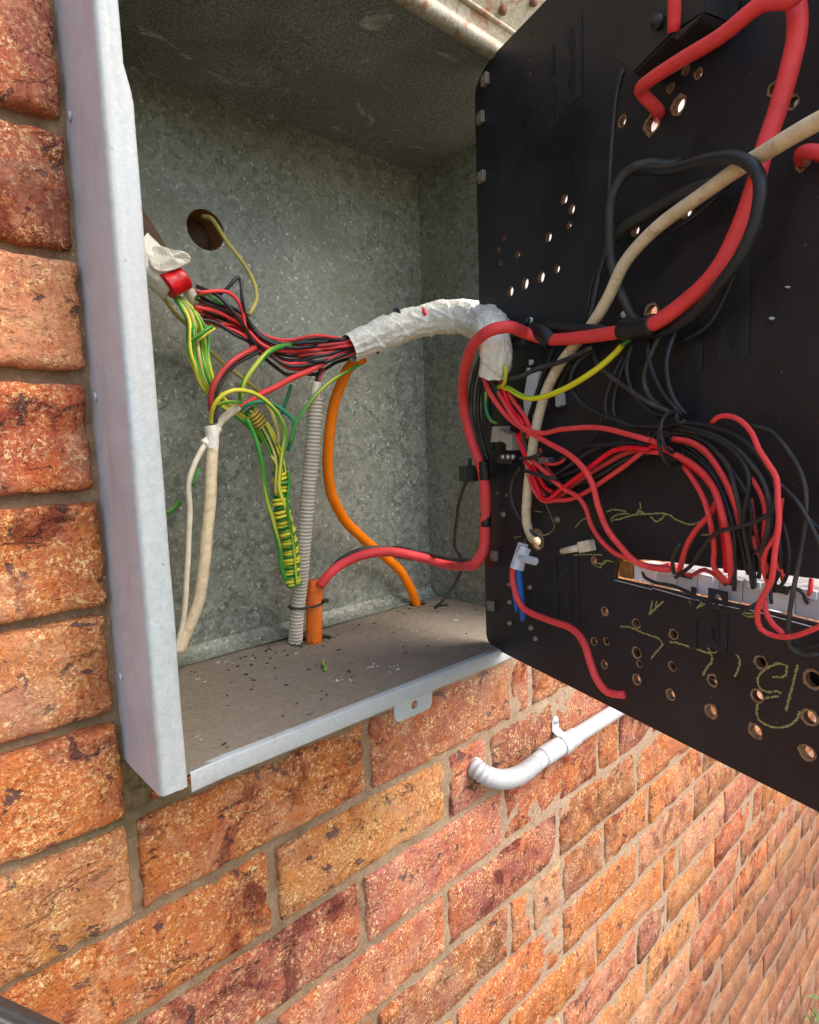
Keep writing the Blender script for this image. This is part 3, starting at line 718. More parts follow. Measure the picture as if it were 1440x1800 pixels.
for k, st in enumerate([[(145, 300), (190, 250), (240, 220)], [(430, 250), (530, 225), (620, 200), (720, 195), (840, 190), (900, 205)], [(390, 180), (450, 160), (540, 175)], [(420, 235), (480, 200), (560, 190)], [(655, 110), (660, 150), (640, 170)],
        [(620, 200), (650, 175), (690, 190)], [(740, 215), (780, 255), (830, 230), (850, 200)], [(900, 210), (940, 240), (1000, 265)], [(1010, 270), (1060, 280), (1110, 265), (1180, 240)],
        [(130, 520), (250, 515), (350, 520)], [(300, 600), (340, 620), (370, 570), (440, 570)], [(310, 580), (360, 590), (400, 560)], [(1140, 360), (1200, 360)]]):
    chalk(zz(ZD, st), 3.0, seed=k + 40, dense=.8)
chalk([(905, 945), (930, 940), (965, 938), (975, 925), (968, 905), (960, 885)], 2.2, seed=77, dense=.6); chalk([(940, 898), (952, 900)], 2.2, seed=78, dense=.6)
# faint stencilled brand blocks : solid panel with an oval ring and a word, running up the board
def stencil(px_c, px_h, seed, word=None):
    s0, z0, t = bsz(*px_c); h = px_h * t / FPX; w = h * .36
    g = Geo()
    def rect(a, b, c, d): g.add([bpt(a, c, .0005), bpt(b, c, .0005), bpt(b, d, .0005), bpt(a, d, .0005)], [(0, 1, 2, 3)])
    # frame with rounded oval hole
    n = 40; ins = []; outs = []
    for i in range(n):
        a = 2 * math.pi * i / n; ca, sa = math.cos(a), math.sin(a)
        e = 1 / max(abs(ca), abs(sa)); outs.append((s0 + ca * e * w / 2, z0 + sa * e * h / 2)); ins.append((s0 + ca * w * .30 + w * .02, z0 + sa * h * .43))
    vs = [bpt(a, b, .0005) for a, b in outs] + [bpt(a, b, .0005) for a, b in ins]
    g.add(vs, [(i, (i + 1) % n, n + (i + 1) % n, n + i) for i in range(n) if not (i in (17, 18, 19, 20, 21))])
    rect(s0 - w * 1.45, s0 - w * 1.05, z0 - h * .6, z0 - h * .1); rect(s0 - w * 1.4, s0 - w * 1.1, z0 + h * .05, z0 + h * .45)
    g.build('stencil_mark', M_INK, board)
    fc = bpy.data.curves.new('t', 'FONT'); fc.body = word; fc.size = w * .55; fc.align_x = 'CENTER'; fc.align_y = 'CENTER'
    fo = bpy.data.objects.new('t', fc); COL.objects.link(fo)
    me = bpy.data.meshes.new_from_object(fo.evaluated_get(bpy.context.evaluated_depsgraph_get())); bpy.data.objects.remove(fo)
    dims = max(v.co.x for v in me.vertices) - min(v.co.x for v in me.vertices); k = h * .72 / dims
    # text x runs up the board
    for v in me.vertices:
        x, y = v.co.x * k, v.co.y; p = bpt(s0 - w * .10 - y, z0 + x, .0007); v.co = p
    link('stencil_lettering', me, M_INK, board, False)
for c, h, sd_ in (((1292, 545), 165, 1), ((1008, 110), 130, 2), ((1006, 1032), 100, 3), ((1262, 1090), 110, 4)): stencil(c, h, sd_, 'Quanto')
# translucent meter housings fixed to the outer face of the panel
for (x0, y0, x1, y1) in ((868, 338, 1018, 530), (1075, 110, 1250, 250), (1330, 130, 1440, 300), (1085, 340, 1235, 430), (920, 545, 945, 665)):
    a_, b_ = bsz(x0, y0), bsz(x1, y1); sA, sB = a_[0], b_[0]; zA, zB_ = max(a_[1], b_[1]), min(a_[1], b_[1])
    g = Geo(); c = bpt((sA + sB) / 2, (zA + zB_) / 2, -BT - .0065); g.box(c, DR * (abs(sB - sA) / 2 + .004), NB * .006, V((0, 0, (zA - zB_) / 2 + .004)), .0015); g.build('meter_housing', M_HOUSE, board)
# unseen dark plates, added so the hole centres stay dark
for (x0, y0, x1, y1) in ((1045, 1060, 1215, 1205), (1225, 1115, 1285, 1215), (1300, 1140, 1470, 1275), (1130, 530, 1165, 570), (1350, 130, 1450, 310)):
    a_, b_ = bsz(x0, y0), bsz(x1, y1); g = Geo(); c = bpt((a_[0] + b_[0]) / 2, (a_[1] + b_[1]) / 2, -BT - .016)
    g.box(c, DR * (abs(b_[0] - a_[0]) / 2), NB * .006, V((0, 0, abs(a_[1] - b_[1]) / 2 + .003)), .001); g.build('dark_backing', BPL, board)
# clips and screws on the panel edge
for (x, y) in ((845, 207), (847, 311), (853, 140), (869, 977), (863, 1065)):
    p = at_b(x, y, .003); g = Geo(); g.box(p, DR * .0045, NB * .0025, V((0, 0, .0055)), .0008); g.cyl(p + V((0, 0, .001)), p - DR * .007 + V((0, 0, .002)), .0016, 8); g.cyl(p, p + NB * .004, .002, 10)
    g.build('edge_clip', IRON, board, False)
for (x, y, r) in ((887, 904, 8), (982, 913, 9), (897, 1027, 6), (933, 1032, 7), (898, 1058, 6), (898, 1095, 7), (935, 1103, 8), (943, 1122, 7), (1258, 490, 3), (1360, 560, 5), (1228, 514, 4), (1215, 530, 4), (1388, 505, 3)):
    p = at_b(x, y, 0); rr_ = r * depth(p) / FPX * .62; g = Geo(); g.cyl(p, p + NB * .0022, rr_, 12); g.cyl(p + NB * .0022, p + NB * .0040, rr_ * .55, 8); g.build('screw_tip', IRON if r > 5 else ZINC, board, True)
# ================================================================== CIRCUIT BREAKERS
sA = bsz(1142, 1010)
k = 0; s = sA[0] + .004
zs0 = lambda s_: slot_z(s_)
def slot_z(s_):   # bottom / top of slot at s
    lo = [q for q in slot[7:]]; hi = slot[:7]
    def ip(L):
        L = sorted(L); 
        for (a, za), (b, zb2) in zip(L[:-1], L[1:]):
            if a <= s_ <= b: return za + (zb2 - za) * (s_ - a) / max(1e-9, b - a)
        return L[-1][1] if s_ > L[-1][0] else L[0][1]
    return ip(lo), ip(hi)
while s < BW - .03:
    lo, hi = slot_z(s + .009); cen = (lo + hi) / 2
    brk = empty('circuit_breaker', bpt(s + .009, lo + .002, -.01))
    tag(brk, ['first', 'second', 'third', 'fourth', 'fifth', 'sixth', 'seventh', 'eighth', 'ninth', 'tenth', 'eleventh', 'twelfth', 'thirteenth', 'fourteenth'][k] + ' circuit breaker from the left in the panel slot, seen from behind', 'circuit breaker', 'breakers in the panel slot')
    w = .0174 * (1 if k % 3 else 1); mt = GREYD if k % 3 != 2 else WHITED
    hgt = (hi - lo); g = Geo(); off = -.005
    g.box(bpt(s + w / 2, lo + hgt * .36, off - .030), DR * (w / 2 - .0002), NB * .030, V((0, 0, hgt * .34)), .0008); g.build('body', mt, brk)
    g = Geo(); g.box(bpt(s + w / 2, hi - hgt * .13, off - .034), DR * (w / 2 - .0005), NB * .028, V((0, 0, hgt * .12)), .0008); g.build('top_cover', M_HOUSE, brk)
    g = Geo(); g.box(bpt(s + w * .5, lo + hgt * .60, off + .0006), DR * (w * .28), NB * .0012, V((0, 0, hgt * .10)), .0004); g.build('terminal_opening', BPL if k % 2 else WHITED, brk)
    s += w + .0003; k += 1
# clear terminal strip in front of first part of the slot
s0, s1 = bsz(1108, 1010)[0], sA[0] + .002
g = Geo(); lo, hi = slot_z((s0 + s1) / 2); g.box(bpt((s0 + s1) / 2, (lo + hi) / 2 - .002, -.014), DR * ((s1 - s0) / 2), NB * .010, V((0, 0, (hi - lo) * .36)), .001)
o = g.build('terminal_block', CLEAR); tag(o, 'cloudy white terminal block at the left end of the panel slot', 'terminal block')
s0, s1 = bsz(1083, 1000)[0], bsz(1106, 1005)[0]; lo, hi = slot_z((s0 + s1) / 2)
g = Geo(); g.box(bpt((s0 + s1) / 2, (lo + hi) / 2, -.012), DR * ((s1 - s0) / 2), NB * .009, V((0, 0, (hi - lo) * .42)), .0012); o = g.build('brass_bar', mat_plain('tarnished brass', (.42, .20, .06), .45, .25, metal=.5, scale=120, bumpk=.4)); tag(o, 'tarnished brown brass bar end showing in the panel slot', 'brass bar')
# ================================================================== BLACK JUNCTION BOX ON PANEL
jb = empty('fuse_holder', at_b(1150, 80, 0)); tag(jb, 'black moulded fuse holder slanting across the top of the panel', 'fuse holder')
def quad_block(px, h0, h1, name, mat, parent, bev=.001):
    top = [at_b(x, y, h1) for x, y in px]; 
    bot = [p - NB * (h1 - h0) for p in top]
    bm = bmesh.new(); vt = [bm.verts.new(p) for p in top]; vb = [bm.verts.new(p) for p in bot]; n = len(px)
    bm.faces.new(vt); bm.faces.new(list(reversed(vb)))
    for i in range(n): bm.faces.new((vt[(i + 1) % n], vt[i], vb[i], vb[(i + 1) % n]))
    bmesh.ops.recalc_face_normals(bm, faces=bm.faces); bmesh.ops.bevel(bm, geom=list(bm.edges), offset=bev, segments=2, affect='EDGES')
    me = bpy.data.meshes.new(name); bm.to_mesh(me); bm.free(); return link(name, me, mat, parent, False)
quad_block([(1075, 100), (1152, 12), (1160, -40), (1245, -30), (1236, 25), (1180, 62), (1112, 130)], .0, .030, 'housing', BPL, jb, .0016)
quad_block([(1180, 62), (1236, 20), (1228, 36), (1190, 72)], .012, .034, 'cover_lip', BPL, jb, .0008)
g = Geo(); p = at_b(1160, 40, .031); g.cyl(p, p + NB * .004, .0042, 14); g.cyl(p + NB * .004, p + NB * .0045, .003, 14); g.build('screw', BLK, jb, True)
quad_block([(1183, 78), (1202, 72), (1204, 86), (1186, 94)], 0, .012, 'foot', BPL, jb, .0006)

# ================================================================== CABLES : big loop and tails on the panel
cable('b 1183,-60,45 1186,0,40 1185,55,34', 22, RED, 'short thick red cable dropping into the black fuse holder at the top')
cable('b 1430,-60,34 1395,-5,36 1340,8,36 1270,62,36 1190,110,34 1140,143,30 1126,160,22 1136,172,16 1155,190,8 1162,218,-20', 23, RED, 'thick red cable bent back sharply into the upper panel hole')
cable('b 1380,-70,18 1397,-10,18 1402,50,18 1388,120,18 1368,190,18 1345,260,20 1325,330,22 1300,400,24 1262,470,26 1215,522,26 1150,568,28 1095,582,26 1030,592,26 960,596,24 925,586,34 895,575,60 862,581,72 830,610,68 816,660,54 815,710,38 828,770,28 843,812,22 850,836,18', 25, RED, 'longest thick red cable, from panel top past the white tape to the panel edge', n=14)
cable('b 849,830,18 853,860,16 853,930,14 850,965,16 836,990,22 y 820,994,-35 790,993,10 740,980,40 690,970,60 640,975,80 600,992,95 578,1010,100 562,1030,106', 17, RED, 'red cable from the panel edge across the box to the orange stub', n=14)
cable('b 1120,300,14 1190,295,30 1260,277,40 1305,280,44 1333,310,44 1330,380,42 1308,440,40 1265,500,36 1225,548,26 1180,578,20 1120,588,16 1040,578,22 960,576,22 925,592,22', 20, BLK, 'thick black cable in a wide loop across the middle of the panel', n=14)
cable('b 1198,282,-8 1180,290,12 1140,288,18 1100,305,22 1077,345,24 1073,400,22 1076,455,18 1090,510,14 1115,560,10 1135,575,8', 17, BLK2, 'dusty black cable curving down left of the big black loop', n=12)
cable('b 1150,420,8 1190,400,12 1230,372,10 1260,345,8', 9, BLK, 'short black cable behind the cream cable at mid panel')
cable('b 1080,420,8 1100,400,12 1150,370,14 1215,335,16 1280,318,14', 22, BLK2, 'short thick black cable behind the top of the black loop')
cable('b 1150,585,10 1210,558,12 1262,505,14 1305,450,14 1335,395,12', 15, BLK2, 'dull black cable running just below the large red loop')
cable('b 1200,600,8 1245,570,10 1275,520,10 1310,440,10', 10, BLK, 'thin black cable on the panel under the red loop')
cable('b 1096,124,14 1086,160,16 1080,210,16 1075,270,16 1072,330,14 1072,395,12 1070,430,12 1055,480,12 1042,540,14 1036,560,16', 8, BLK2, 'thin grey black wire hanging straight down from the fuse holder')
cable('b ZT 1105,255,10 1060,400,10 1020,540,10 1000,640,10 980,760,12', 6, BLK, 'thin black wire slanting down beside the cream cable'); cable('b ZT 1100,320,8 1040,410,8 1010,480,8 970,640,8 960,740,10', 5, BLK, 'thinnest black wire touching the panel left of the cream cable')
cable('b 1500,180,52 1440,213,48 1380,248,44 1310,290,34 1230,345,26 1150,405,22 1100,460,22 1070,520,20 1040,572,18 990,635,16 960,690,16 943,750,18 934,810,18 927,870,14 925,915,10 933,942,4 943,952,-12', 20, CREAM, 'long dirty cream cable running diagonally down the panel into the big hole', n=14)
cable('b 1440,272,6 1475,272,14 1428,266,20 1408,270,12 1408,285,-4', 24, RED, 'stub of thick red cable entering the hole at the right picture edge')
# tape wraps on the thick pair
def wrap(spec, r0, mat, label, cat='tape', name='tape_wrap', mode='b', bumpy=.08, n=20, step=.0015, group=None, flat=1.0):
    pts = path(spec, mode); pl = spline(pts, step); sd_ = random.uniform(0, 90)
    r = sorted(depth(p) for p in pts)[len(pts) // 2] * r0 / FPX / 2
    def rf(i, L, u):
        a = u * 2 * math.pi
        return 1 + bumpy * noise.noise(V((math.cos(a) * 1.6, math.sin(a) * 1.6, L * 120 + sd_))) + bumpy * .7 * noise.noise(V((math.cos(a) * 4, math.sin(a) * 4, L * 60 + sd_)))
    o = tube(name, pl, r, mat, None, n, rf); tag(o, label, cat, group); return o
wrap('b 933,592,24 945,582,24 958,588,24 972,600,22', 34, BTAPE, 'black tape binding the thick red and black cables nearest the white tape')
wrap('b 1094,580,25 1122,578,26 1150,571,27', 37, BTAPE, 'wide black tape sleeve around the thick pair, centre of the panel')
wrap('b 850,810,20 852,830,18 853,842,17', 20, BTAPE, 'black tape around the red and black pair at the panel edge'); wrap('b 853,870,15 854,900,14 854,925,14', 19, BTAPE, 'black tape band low on the red pair beside the panel edge')
wrap('w 694,970,100 712,973,100 727,976,100', 21, BTAPE, 'black tape band on the red cable crossing the orange cable')
# black companions of the red cable
cable('b 905,585,30 868,600,32 845,630,34 832,670,34 828,720,30 836,770,24 850,820,14 856,870,10 857,930,10 855,960,10 840,985,16 y 815,985,-30 780,980,5 745,972,45 700,964,70 640,965,82 600,983,96 568,1015,106', 9, BLK2, 'thin black cable riding along the inside of the long red cable')
cable('b 925,600,20 880,620,24 850,655,26 840,700,24 842,750,18 855,800,10 865,830,6', 10, BLK2, 'second black cable beside the red loop in front of the white tape')
cable('b 930,560,14 900,600,16 868,640,18 858,690,16 862,740,10 866,790,6', 8, BLK, 'black cable tucked behind the white tape end')
# ================================================================== WHITE TAPE SLEEVE
def sleeve():
    pts = path('y 613,612,62 650,596,55 700,577,42 760,562,20 812,556,-10 846,566,-40 b 868,596,46 872,622,44 868,655,40')
    rad = [24, 26, 27, 28, 29, 31, 31, 29, 27]
    pl = spline(pts, .0011); n = 64
    rs = [depth(p) * r / FPX for p, r in zip(pts, rad)]
    def rf(i, L, u):
        a = u * 2 * math.pi; f = i / (len(pl) - 1) * (len(rs) - 1); k = min(int(f), len(rs) - 2); r = rs[k] + (rs[k + 1] - rs[k]) * (f - k)
        band = ((L + .010 * math.sin(a + L * 14)) * 31) % 1.0
        c = V((math.cos(a) * 1.5, math.sin(a) * 1.5, L * 16))
        return r / .01 * (1 + .12 * noise.noise(c) + .09 * band - .02 + .06 * noise.noise(V((math.cos(a) * 5, math.sin(a) * 5, L * 45))) + .085 * (max(0, 1 - 5 * abs(noise.noise(V((math.cos(a) * 2.2 + L * 22, math.sin(a) * 2.2, L * 34))))) - .4) + .05 * (max(0, 1 - 6 * abs(noise.noise(V((math.cos(a) * 4, math.sin(a) * 4 - L * 40, L * 70 + 5))))) - .3) + (.04 * noise.noise(V((a * 3, 5, 1))) if i < 4 or i > len(pl) - 5 else 0))
    o = tube('tape_sleeve', pl, .01, M_TAPE, None, n, rf, cap=False); tag(o, 'crumpled white cloth tape sleeve around the arching wire bundle', 'tape')
    return pl
sleeve()
for (sp, w_, mt, lb) in (('y 696,545,50 701,550,36 705,558,34', 9, BLK, 'black wire peeping through the first tear in the white tape sleeve'), ('y 743,540,30 745,545,16 748,554,11', 7, RED, 'red wire peeping through the tear in the top of the white tape'), ('y 661,606,52 663,612,47 664,621,49', 6, BLK, 'black wire showing at the tape tear near the left end of the sleeve')):
    cable(sp, w_, mt, lb, 'wire', name='wire', jit=0)
# ================================================================== STRANDS from the left pipe to the white tape
grp = 'loose wires between the brown pipe and the white tape'
rnd = random.Random(3)
ORD = ['topmost', 'second', 'third', 'fourth', 'fifth', 'sixth', 'seventh', 'eighth', 'ninth', 'lowest']; nR = nB = 0
LAB_R = 'thin red wire in the sagging bundle left of the white tape'; LAB_B = 'thin black wire in the sagging bundle left of the white tape'
for k in range(19):
    f = k / 18; red = k in (0, 2, 5, 7, 8, 11, 13, 14, 16, 18)
    ys = 512 + f * 50 + rnd.uniform(-4, 4); xs = 338 + rnd.uniform(-3, 6) + f * 6
    ym1 = 548 + f * 45 + rnd.uniform(-5, 5); ym2 = 588 + f * 28 + rnd.uniform(-5, 5); ym3 = 597 + f * 50 + rnd.uniform(-4, 4); ym4 = 597 + f * 42 + rnd.uniform(-3, 3)
    d0 = 62 + rnd.uniform(-10, 10)
    if red: LAB_R = f'{ORD[nR]} thin red wire where the sagging bundle enters the white tape'; nR += 1
    else: LAB_B = f'{(ORD[:8] + ORD[9:])[nB]} thin black wire where the sagging bundle enters the white tape'; nB += 1
    cable(f'w {xs:.0f},{ys:.0f},{d0:.0f} 378,{530 + f * 42 + rnd.uniform(-5, 5):.0f},{d0 + rnd.uniform(-6, 8):.0f} 420,{ym1:.0f},{d0 + rnd.uniform(-6, 10):.0f} 460,{ym2:.0f},{d0 + 10:.0f} 505,{ym3:.0f},{d0 + 14 + rnd.uniform(-8, 8):.0f} 560,{ym4 + (f - .5) * 8:.0f},{90 + rnd.uniform(-9, 9):.0f} y 606,{596 + f * 30:.0f},{64 + rnd.uniform(-8, 8):.0f} 630,{592 + f * 22:.0f},{58}', 6.2, RED3 if red and k % 2 else RED if red else BLK, LAB_R if red else LAB_B, 'wire', 'red wires sagging into the white tape' if red else 'black wires sagging into the white tape', name='wire', n=8, jit=.0012)
cable('w ZA 650,810,80 720,800,84 850,790,84 960,800,84 1060,880,82 1120,1010,80 1140,1140,78 1200,1350,74 1250,1420,66', 6.5, RED, 'red wire arching over the start of the sagging bundle', 'wire', name='wire')
cable('w ZA 630,740,72 760,790,78 870,850,84 960,940,86 1060,1060,86 1150,1180,84 1230,1330,80 1290,1400,74', 6.5, BLK, 'black wire slanting across the top of the sagging bundle', 'wire', name='wire')
cable('w ZA 860,830,72 950,770,78 1020,690,80 1070,648,80 1098,690,82 1110,830,84 1130,960,82 1170,1090,78 1260,1240,74', 6.5, BLK, 'black wire kinked up into a sharp peak above the red wires', 'wire', name='wire')
cable('w ZA 620,900,70 660,830,76 750,830,80 830,880,80 900,920,78', 6, GY3, 'short green wire curl beside the red tape', 'wire', name='wire')
cable('w ZA 700,0,8 790,20,20 870,130,28 950,260,34 1040,380,38 1140,520,44 1210,640,50 1255,760,56 1265,860,60 1235,960,64 1190,1040,66', 7.5, PALEY, 'yellow wire coming out of the round knockout and hooking down to the bundle', 'wire', name='wire')
# pair down to the white junction
cable('w ZB 660,60,84 560,110,90 440,190,92 350,290,90 285,400,88 258,500,84 262,590,80 280,660,76', 10, RED3, 'dull red wire curving down into the white taped joint', 'wire', name='wire')
cable('w ZB 690,100,78 590,150,86 470,220,88 390,310,86 335,420,84 310,520,80 300,640,76 305,740,74', 7, BLK2, 'dark wire following the dull red wire into the taped joint', 'wire', name='wire')
cable('w ZB 1490,70,100 1380,140,98 1200,240,94 1000,330,90 850,410,84 720,475,80 600,560,76 490,605,72', 10, RED, 'thick red wire running from the white tape to the cream sleeve', 'wire', name='wire')
cable('w ZB 510,590,74 430,650,72 370,700,70 320,770,68 300,820,66', 15, CREAM2, 'short cream sleeve leaning into the white taped joint', 'cable')
cable('w ZB 1500,160,90 1380,200,88 1300,250,84 1200,300,80 1090,290,76 960,300,70 860,240,66 760,160,64 660,70,62', 6.5, BLK, 'black wire drooping lowest under the red bundle', 'wire', name='wire')
cable('w ZB 1260,240,86 1240,300,84 1225,350,84 1215,400,84', 8, BLK, 'black wire dropping into the grey corrugated conduit', 'wire', name='wire')
cable('w ZB 1290,250,88 1250,320,88 1235,400,86', 5, RED3, 'red wire dropping into the grey corrugated conduit', 'wire', name='wire')
# green / yellow
gyg = 'green and yellow earth wires curving down the left'
for k in range(7):
    a_ = k / 6; sx = 368 + a_ * 340; 
    mt = [GY3, GY2, GY3, PALEY, GY3, GY2, GY][k]
    j1, j2, j3 = rnd.uniform(-12, 12), rnd.uniform(-12, 12), rnd.uniform(-12, 12)
    cable(f'w ZA {370 + a_ * 90:.0f},{820 + a_ * 40:.0f},64 {470 + a_ * 120 + j1:.0f},{940 + a_ * 20:.0f},68 {530 + a_ * 150 + j2:.0f},{1090 + a_ * 10:.0f},{72 + 3 * (k % 2)} {535 + a_ * 215 + j3:.0f},{1260:.0f},{74 + 4 * (k % 3)} {545 + a_ * 215 + j1:.0f},{1430:.0f},{76 + 3 * (k % 2)} {595 + a_ * 190 + j2:.0f},1600,{76 + k} {680 + a_ * 150:.0f},1780,{74 + k} {830 + a_ * 120 + j3:.0f},1960,70 {1030 + a_ * 90:.0f},{2110 + a_ * -30 + j1:.0f},66 {1200 + a_ * 80:.0f},{2240 - a_ * 50:.0f},62 {1330 + a_ * 60:.0f},{2380 - a_ * 40:.0f},60', 6.8, mt, ['leftmost', 'second', 'third', 'fourth', 'fifth', 'sixth', 'rightmost'][k] + ' earth wire of the bunch curving down from the red tape', 'wire', gyg, name='wire')
cable('w ZA 800,1165,86 730,1200,88 660,1260,86 590,1310,80 545,1380,76 545,1450,72', 6.5, GY3, 'green wire end looping over the earth wire bunch', 'wire', name='wire'); cable('w ZA 820,1185,84 740,1240,86 650,1310,84', 6, GY2, 'yellow green cut wire end lying over the earth bunch', 'wire', name='wire')
cable('w ZA 200,740,50 280,850,46 360,960,42 450,1070,38 520,1130,34 640,1270,26 750,1390,22 880,1510,20 1010,1620,20 1130,1720,22 1240,1800,26 1300,1850,30', 7.5, PALEY, 'pale yellow wire lying straight along the back wall behind the bunch', 'wire', name='wire')
cable('w ZB 980,35,86 880,50,88 780,100,90 690,190,92 610,290,92 560,370,90 540,440,88 530,520,84', 10, GY3, 'thick green earth wire arching from the bundle to the striped tape', 'wire', name='wire')
cable('w ZB 262,730,76 270,640,86 300,560,92 370,485,96 460,445,98 560,445,98 670,480,98 780,560,98 860,650,96 920,770,94 935,850,92 910,1000,90 890,1150,88 875,1300,86 900,1420,86 950,1530,86 1000,1640,84', 7.5, GY2, 'yellow wire arching highest over the white taped joint then down the coil', 'wire', name='wire')
cable('w ZB 330,600,78 370,555,82 450,545,84 540,560,82', 6, GY2, 'short yellow green wire under the high yellow arch', 'wire', name='wire')
cable('w ZB 740,540,84 800,620,86 840,720,88 870,830,88 860,940,84', 7, PALEY, 'yellow wire bending inside the high yellow arch', 'wire', name='wire')
cable('w ZB 520,620,72 600,570,80 700,548,84 780,560,86 880,600,88 960,660,90 1010,730,90 1010,800,88 985,900,84 955,990,80', 7, TEAL, 'teal green wire bowing between the joint and the coil', 'wire', name='wire')
cable('w 640,636,92 612,652,92 575,675,94 545,705,94 525,735,92 517,752,90 510,780,86', 6.5, GY3, 'green wire running from under the white tape to the coil', 'wire', name='wire'); cable('w ZB 985,395,60 955,500,60 925,580,58 905,660,56', 6, TEAL, 'short teal wire behind the grey conduit top', 'wire', name='wire')
cable('w ZB 580,690,82 640,820,84 690,960,86 725,1120,84 750,1280,82 780,1450,80 820,1600,78 850,1760,76 880,1890,74 900,2000,72 915,2080,72 950,2170,72 985,2230,74', 8, GY3, 'bright green wire hanging left of the striped coil down to the floor', 'wire', name='wire', jit=.0008)
cable('w ZB 800,1030,82 850,1110,84 845,1260,84 850,1370,82 880,1420,80', 5.5, PALEY, 'thin yellow wire kinked beside the striped coil', 'wire', name='wire')
cable('w ZB 150,1150,84 130,1200,84 100,1310,82', 5, GY3, 'short green wire behind the thin cream cable', 'wire', name='wire'); cable('w 316,882,6 306,893,10 295,903,12', 7, GY3, 'dark green wire tip on the back wall by the left flange', 'wire', name='wire')
# coil wrapped around the earth bundle
core = spline(path('w ZB 600,620,66 700,730,68 800,900,72 850,1020,76 880,1150,78 900,1300,78 890,1450,78 920,1620,76 960,1760,74 985,1900,72 995,2050,72 1000,2200,72'), .002)
tube('wire', core, .0058, mat_plain('dark green core', (.03, .12, .02), .5, .3), None, 12, lambda i, L, u: 1 + .25 * noise.noise(V((u * 6, L * 30, 2)))); tag(bpy.data.objects[-1] if False else COL.objects[-1], 'inner bundle of green and yellow wires under the wound coil', 'wire')
for q_ in (0,):
    st = []
    for k_ in range(int((len(core) - 1) * .36), len(core) - 1, 3):
        st.append(core[k_] + V((.006 * noise.noise(V((k_ * .018, q_ * 5, 0))) + .001, -.0105 - .001 * q_, .002 * q_)))
    o = tube('wire', spline(st[::2], .002), .0017, [GY3, GY2, GY][q_], None, 8); tag(o, ['green', 'yellow', 'green and yellow'][q_] + ' wire snaking down over the front of the wound coil', 'wire')
GYC = mat_stripe('coiled yellow green insulation', (.06, .26, .03), (.78, .70, .05), 14, .1, .55)
T_, X_ = frames(core); hel = []; turns = 31; nH = turns * 12
cl = len(core) - 1; j0 = .36
for i in range(nH + 1):
    f = j0 + (1 - j0) * i / nH; q = f * cl; k_ = min(int(q), cl - 1); p = core[k_].lerp(core[k_ + 1], q - k_)
    a_ = i / 12 * 2 * math.pi + 2.2 * noise.noise(V((i * .021, 3, 0))); t_ = T_[k_]; x_ = X_[k_]; rr_ = .0074 + .0030 * noise.noise(V((i * .05, 0, 4)))
    hel.append(p + (x_ * math.cos(a_) + t_.cross(x_) * math.sin(a_)) * rr_)
for q_ in range(8):
    st = []
    for k_ in range(0, int(cl * .48)):
        a_ = q_ * .785 + k_ * .012 + .3 * math.sin(k_ * .05 + q_); p = core[k_]; x_ = X_[k_]; t_ = T_[k_]; rr_ = .0062 * (1 - .3 * (k_ / cl)) + .0014 * noise.noise(V((k_ * .04, q_, 0)))
        st.append(p + (x_ * math.cos(a_) + t_.cross(x_) * math.sin(a_)) * rr_)
    o = tube('wire', st[::3], .0016, [GY3, GY2, GY, PALEY][q_ % 4], None, 7); tag(o, 'earth wire strand in the thick bunch just above the wound coil', 'wire', 'earth strands entering the coil')
o = tube('wire', hel, .00205, GYC, None, 7); tag(o, 'green and yellow earth wire wound in a tight coil beside the grey conduit', 'wire')
def patch_tape(spec, w, mat, label, bumpy=.15):
    return wrap(spec, w, mat, label, bumpy=bumpy, n=16)
wrap('w ZB 620,650,68 670,705,68 720,760,68', 27, mat_stripe('yellow brown striped tape', (.10, .09, .02), (.62, .44, .05), 260, 0, .55, .45), 'yellow and brown striped wrap at the top of the coil', bumpy=.12)
# ------------------------------------------------------------------ left pipe, tapes
cable('w 215,350,30 245,395,38 272,438,46 295,478,54', 40, BROWN, 'dark brown pipe slanting in behind the left flange', 'pipe', name='pipe', n=20, jit=0)
def crumple():
    pts = path('w 236,440,60 262,462,62 290,492,64 305,505,66'); pl = spline(pts, .002)
    o = tube('tape_wrap', pl, .019, M_TAPE, None, 36, lambda i, L, u: (1 + .16 * noise.noise(V((math.cos(u * 6.283) * 1.8, math.sin(u * 6.283) * 1.8, L * 40))) + .07 * noise.noise(V((math.cos(u * 6.283) * 6, math.sin(u * 6.283) * 6, L * 90)))) * (1.08 - L * 7))
    tag(o, 'crumpled cream tape around the brown pipe end, a flap sticking out', 'tape')
    # flap
    A = [at_y(x, y, YB - d / 1000) for x, y, d in ((258, 434, 76), (285, 430, 86), (305, 442, 92), (325, 439, 96), (341, 457, 92), (322, 468, 88), (300, 478, 84), (262, 480, 80))]
    c = sum(A, V()) / len(A); vs = [c + V((0, -.004, 0))]; n = len(A)
    R2 = [a.lerp(c, .45) + V((0, -.004 * (1 if i % 2 else -.6), 0)) for i, a in enumerate(A)]
    vs += R2 + A; fs = []
    for i in range(n): j = (i + 1) % n; fs += [(0, 1 + i, 1 + j), (1 + i, 1 + n + i, 1 + n + j, 1 + j)]
    fl = mesh('flap', vs, fs, M_TAPE, o, True); sm = fl.modifiers.new('s', 'SUBSURF'); sm.levels = sm.render_levels = 2; so = fl.modifiers.new('t', 'SOLIDIFY'); so.thickness = .0006
crumple()
wrap('w 293,505,74 307,496,75 322,486,76', 44, REDT, 'glossy red tape lump wrapped on the pipe end', bumpy=.14, n=24)
cable('w 318,492,70 332,512,68 345,533,66', 20, GREYP, 'short grey sleeve the loose wires come out of', 'conduit', name='conduit', n=14, jit=0)
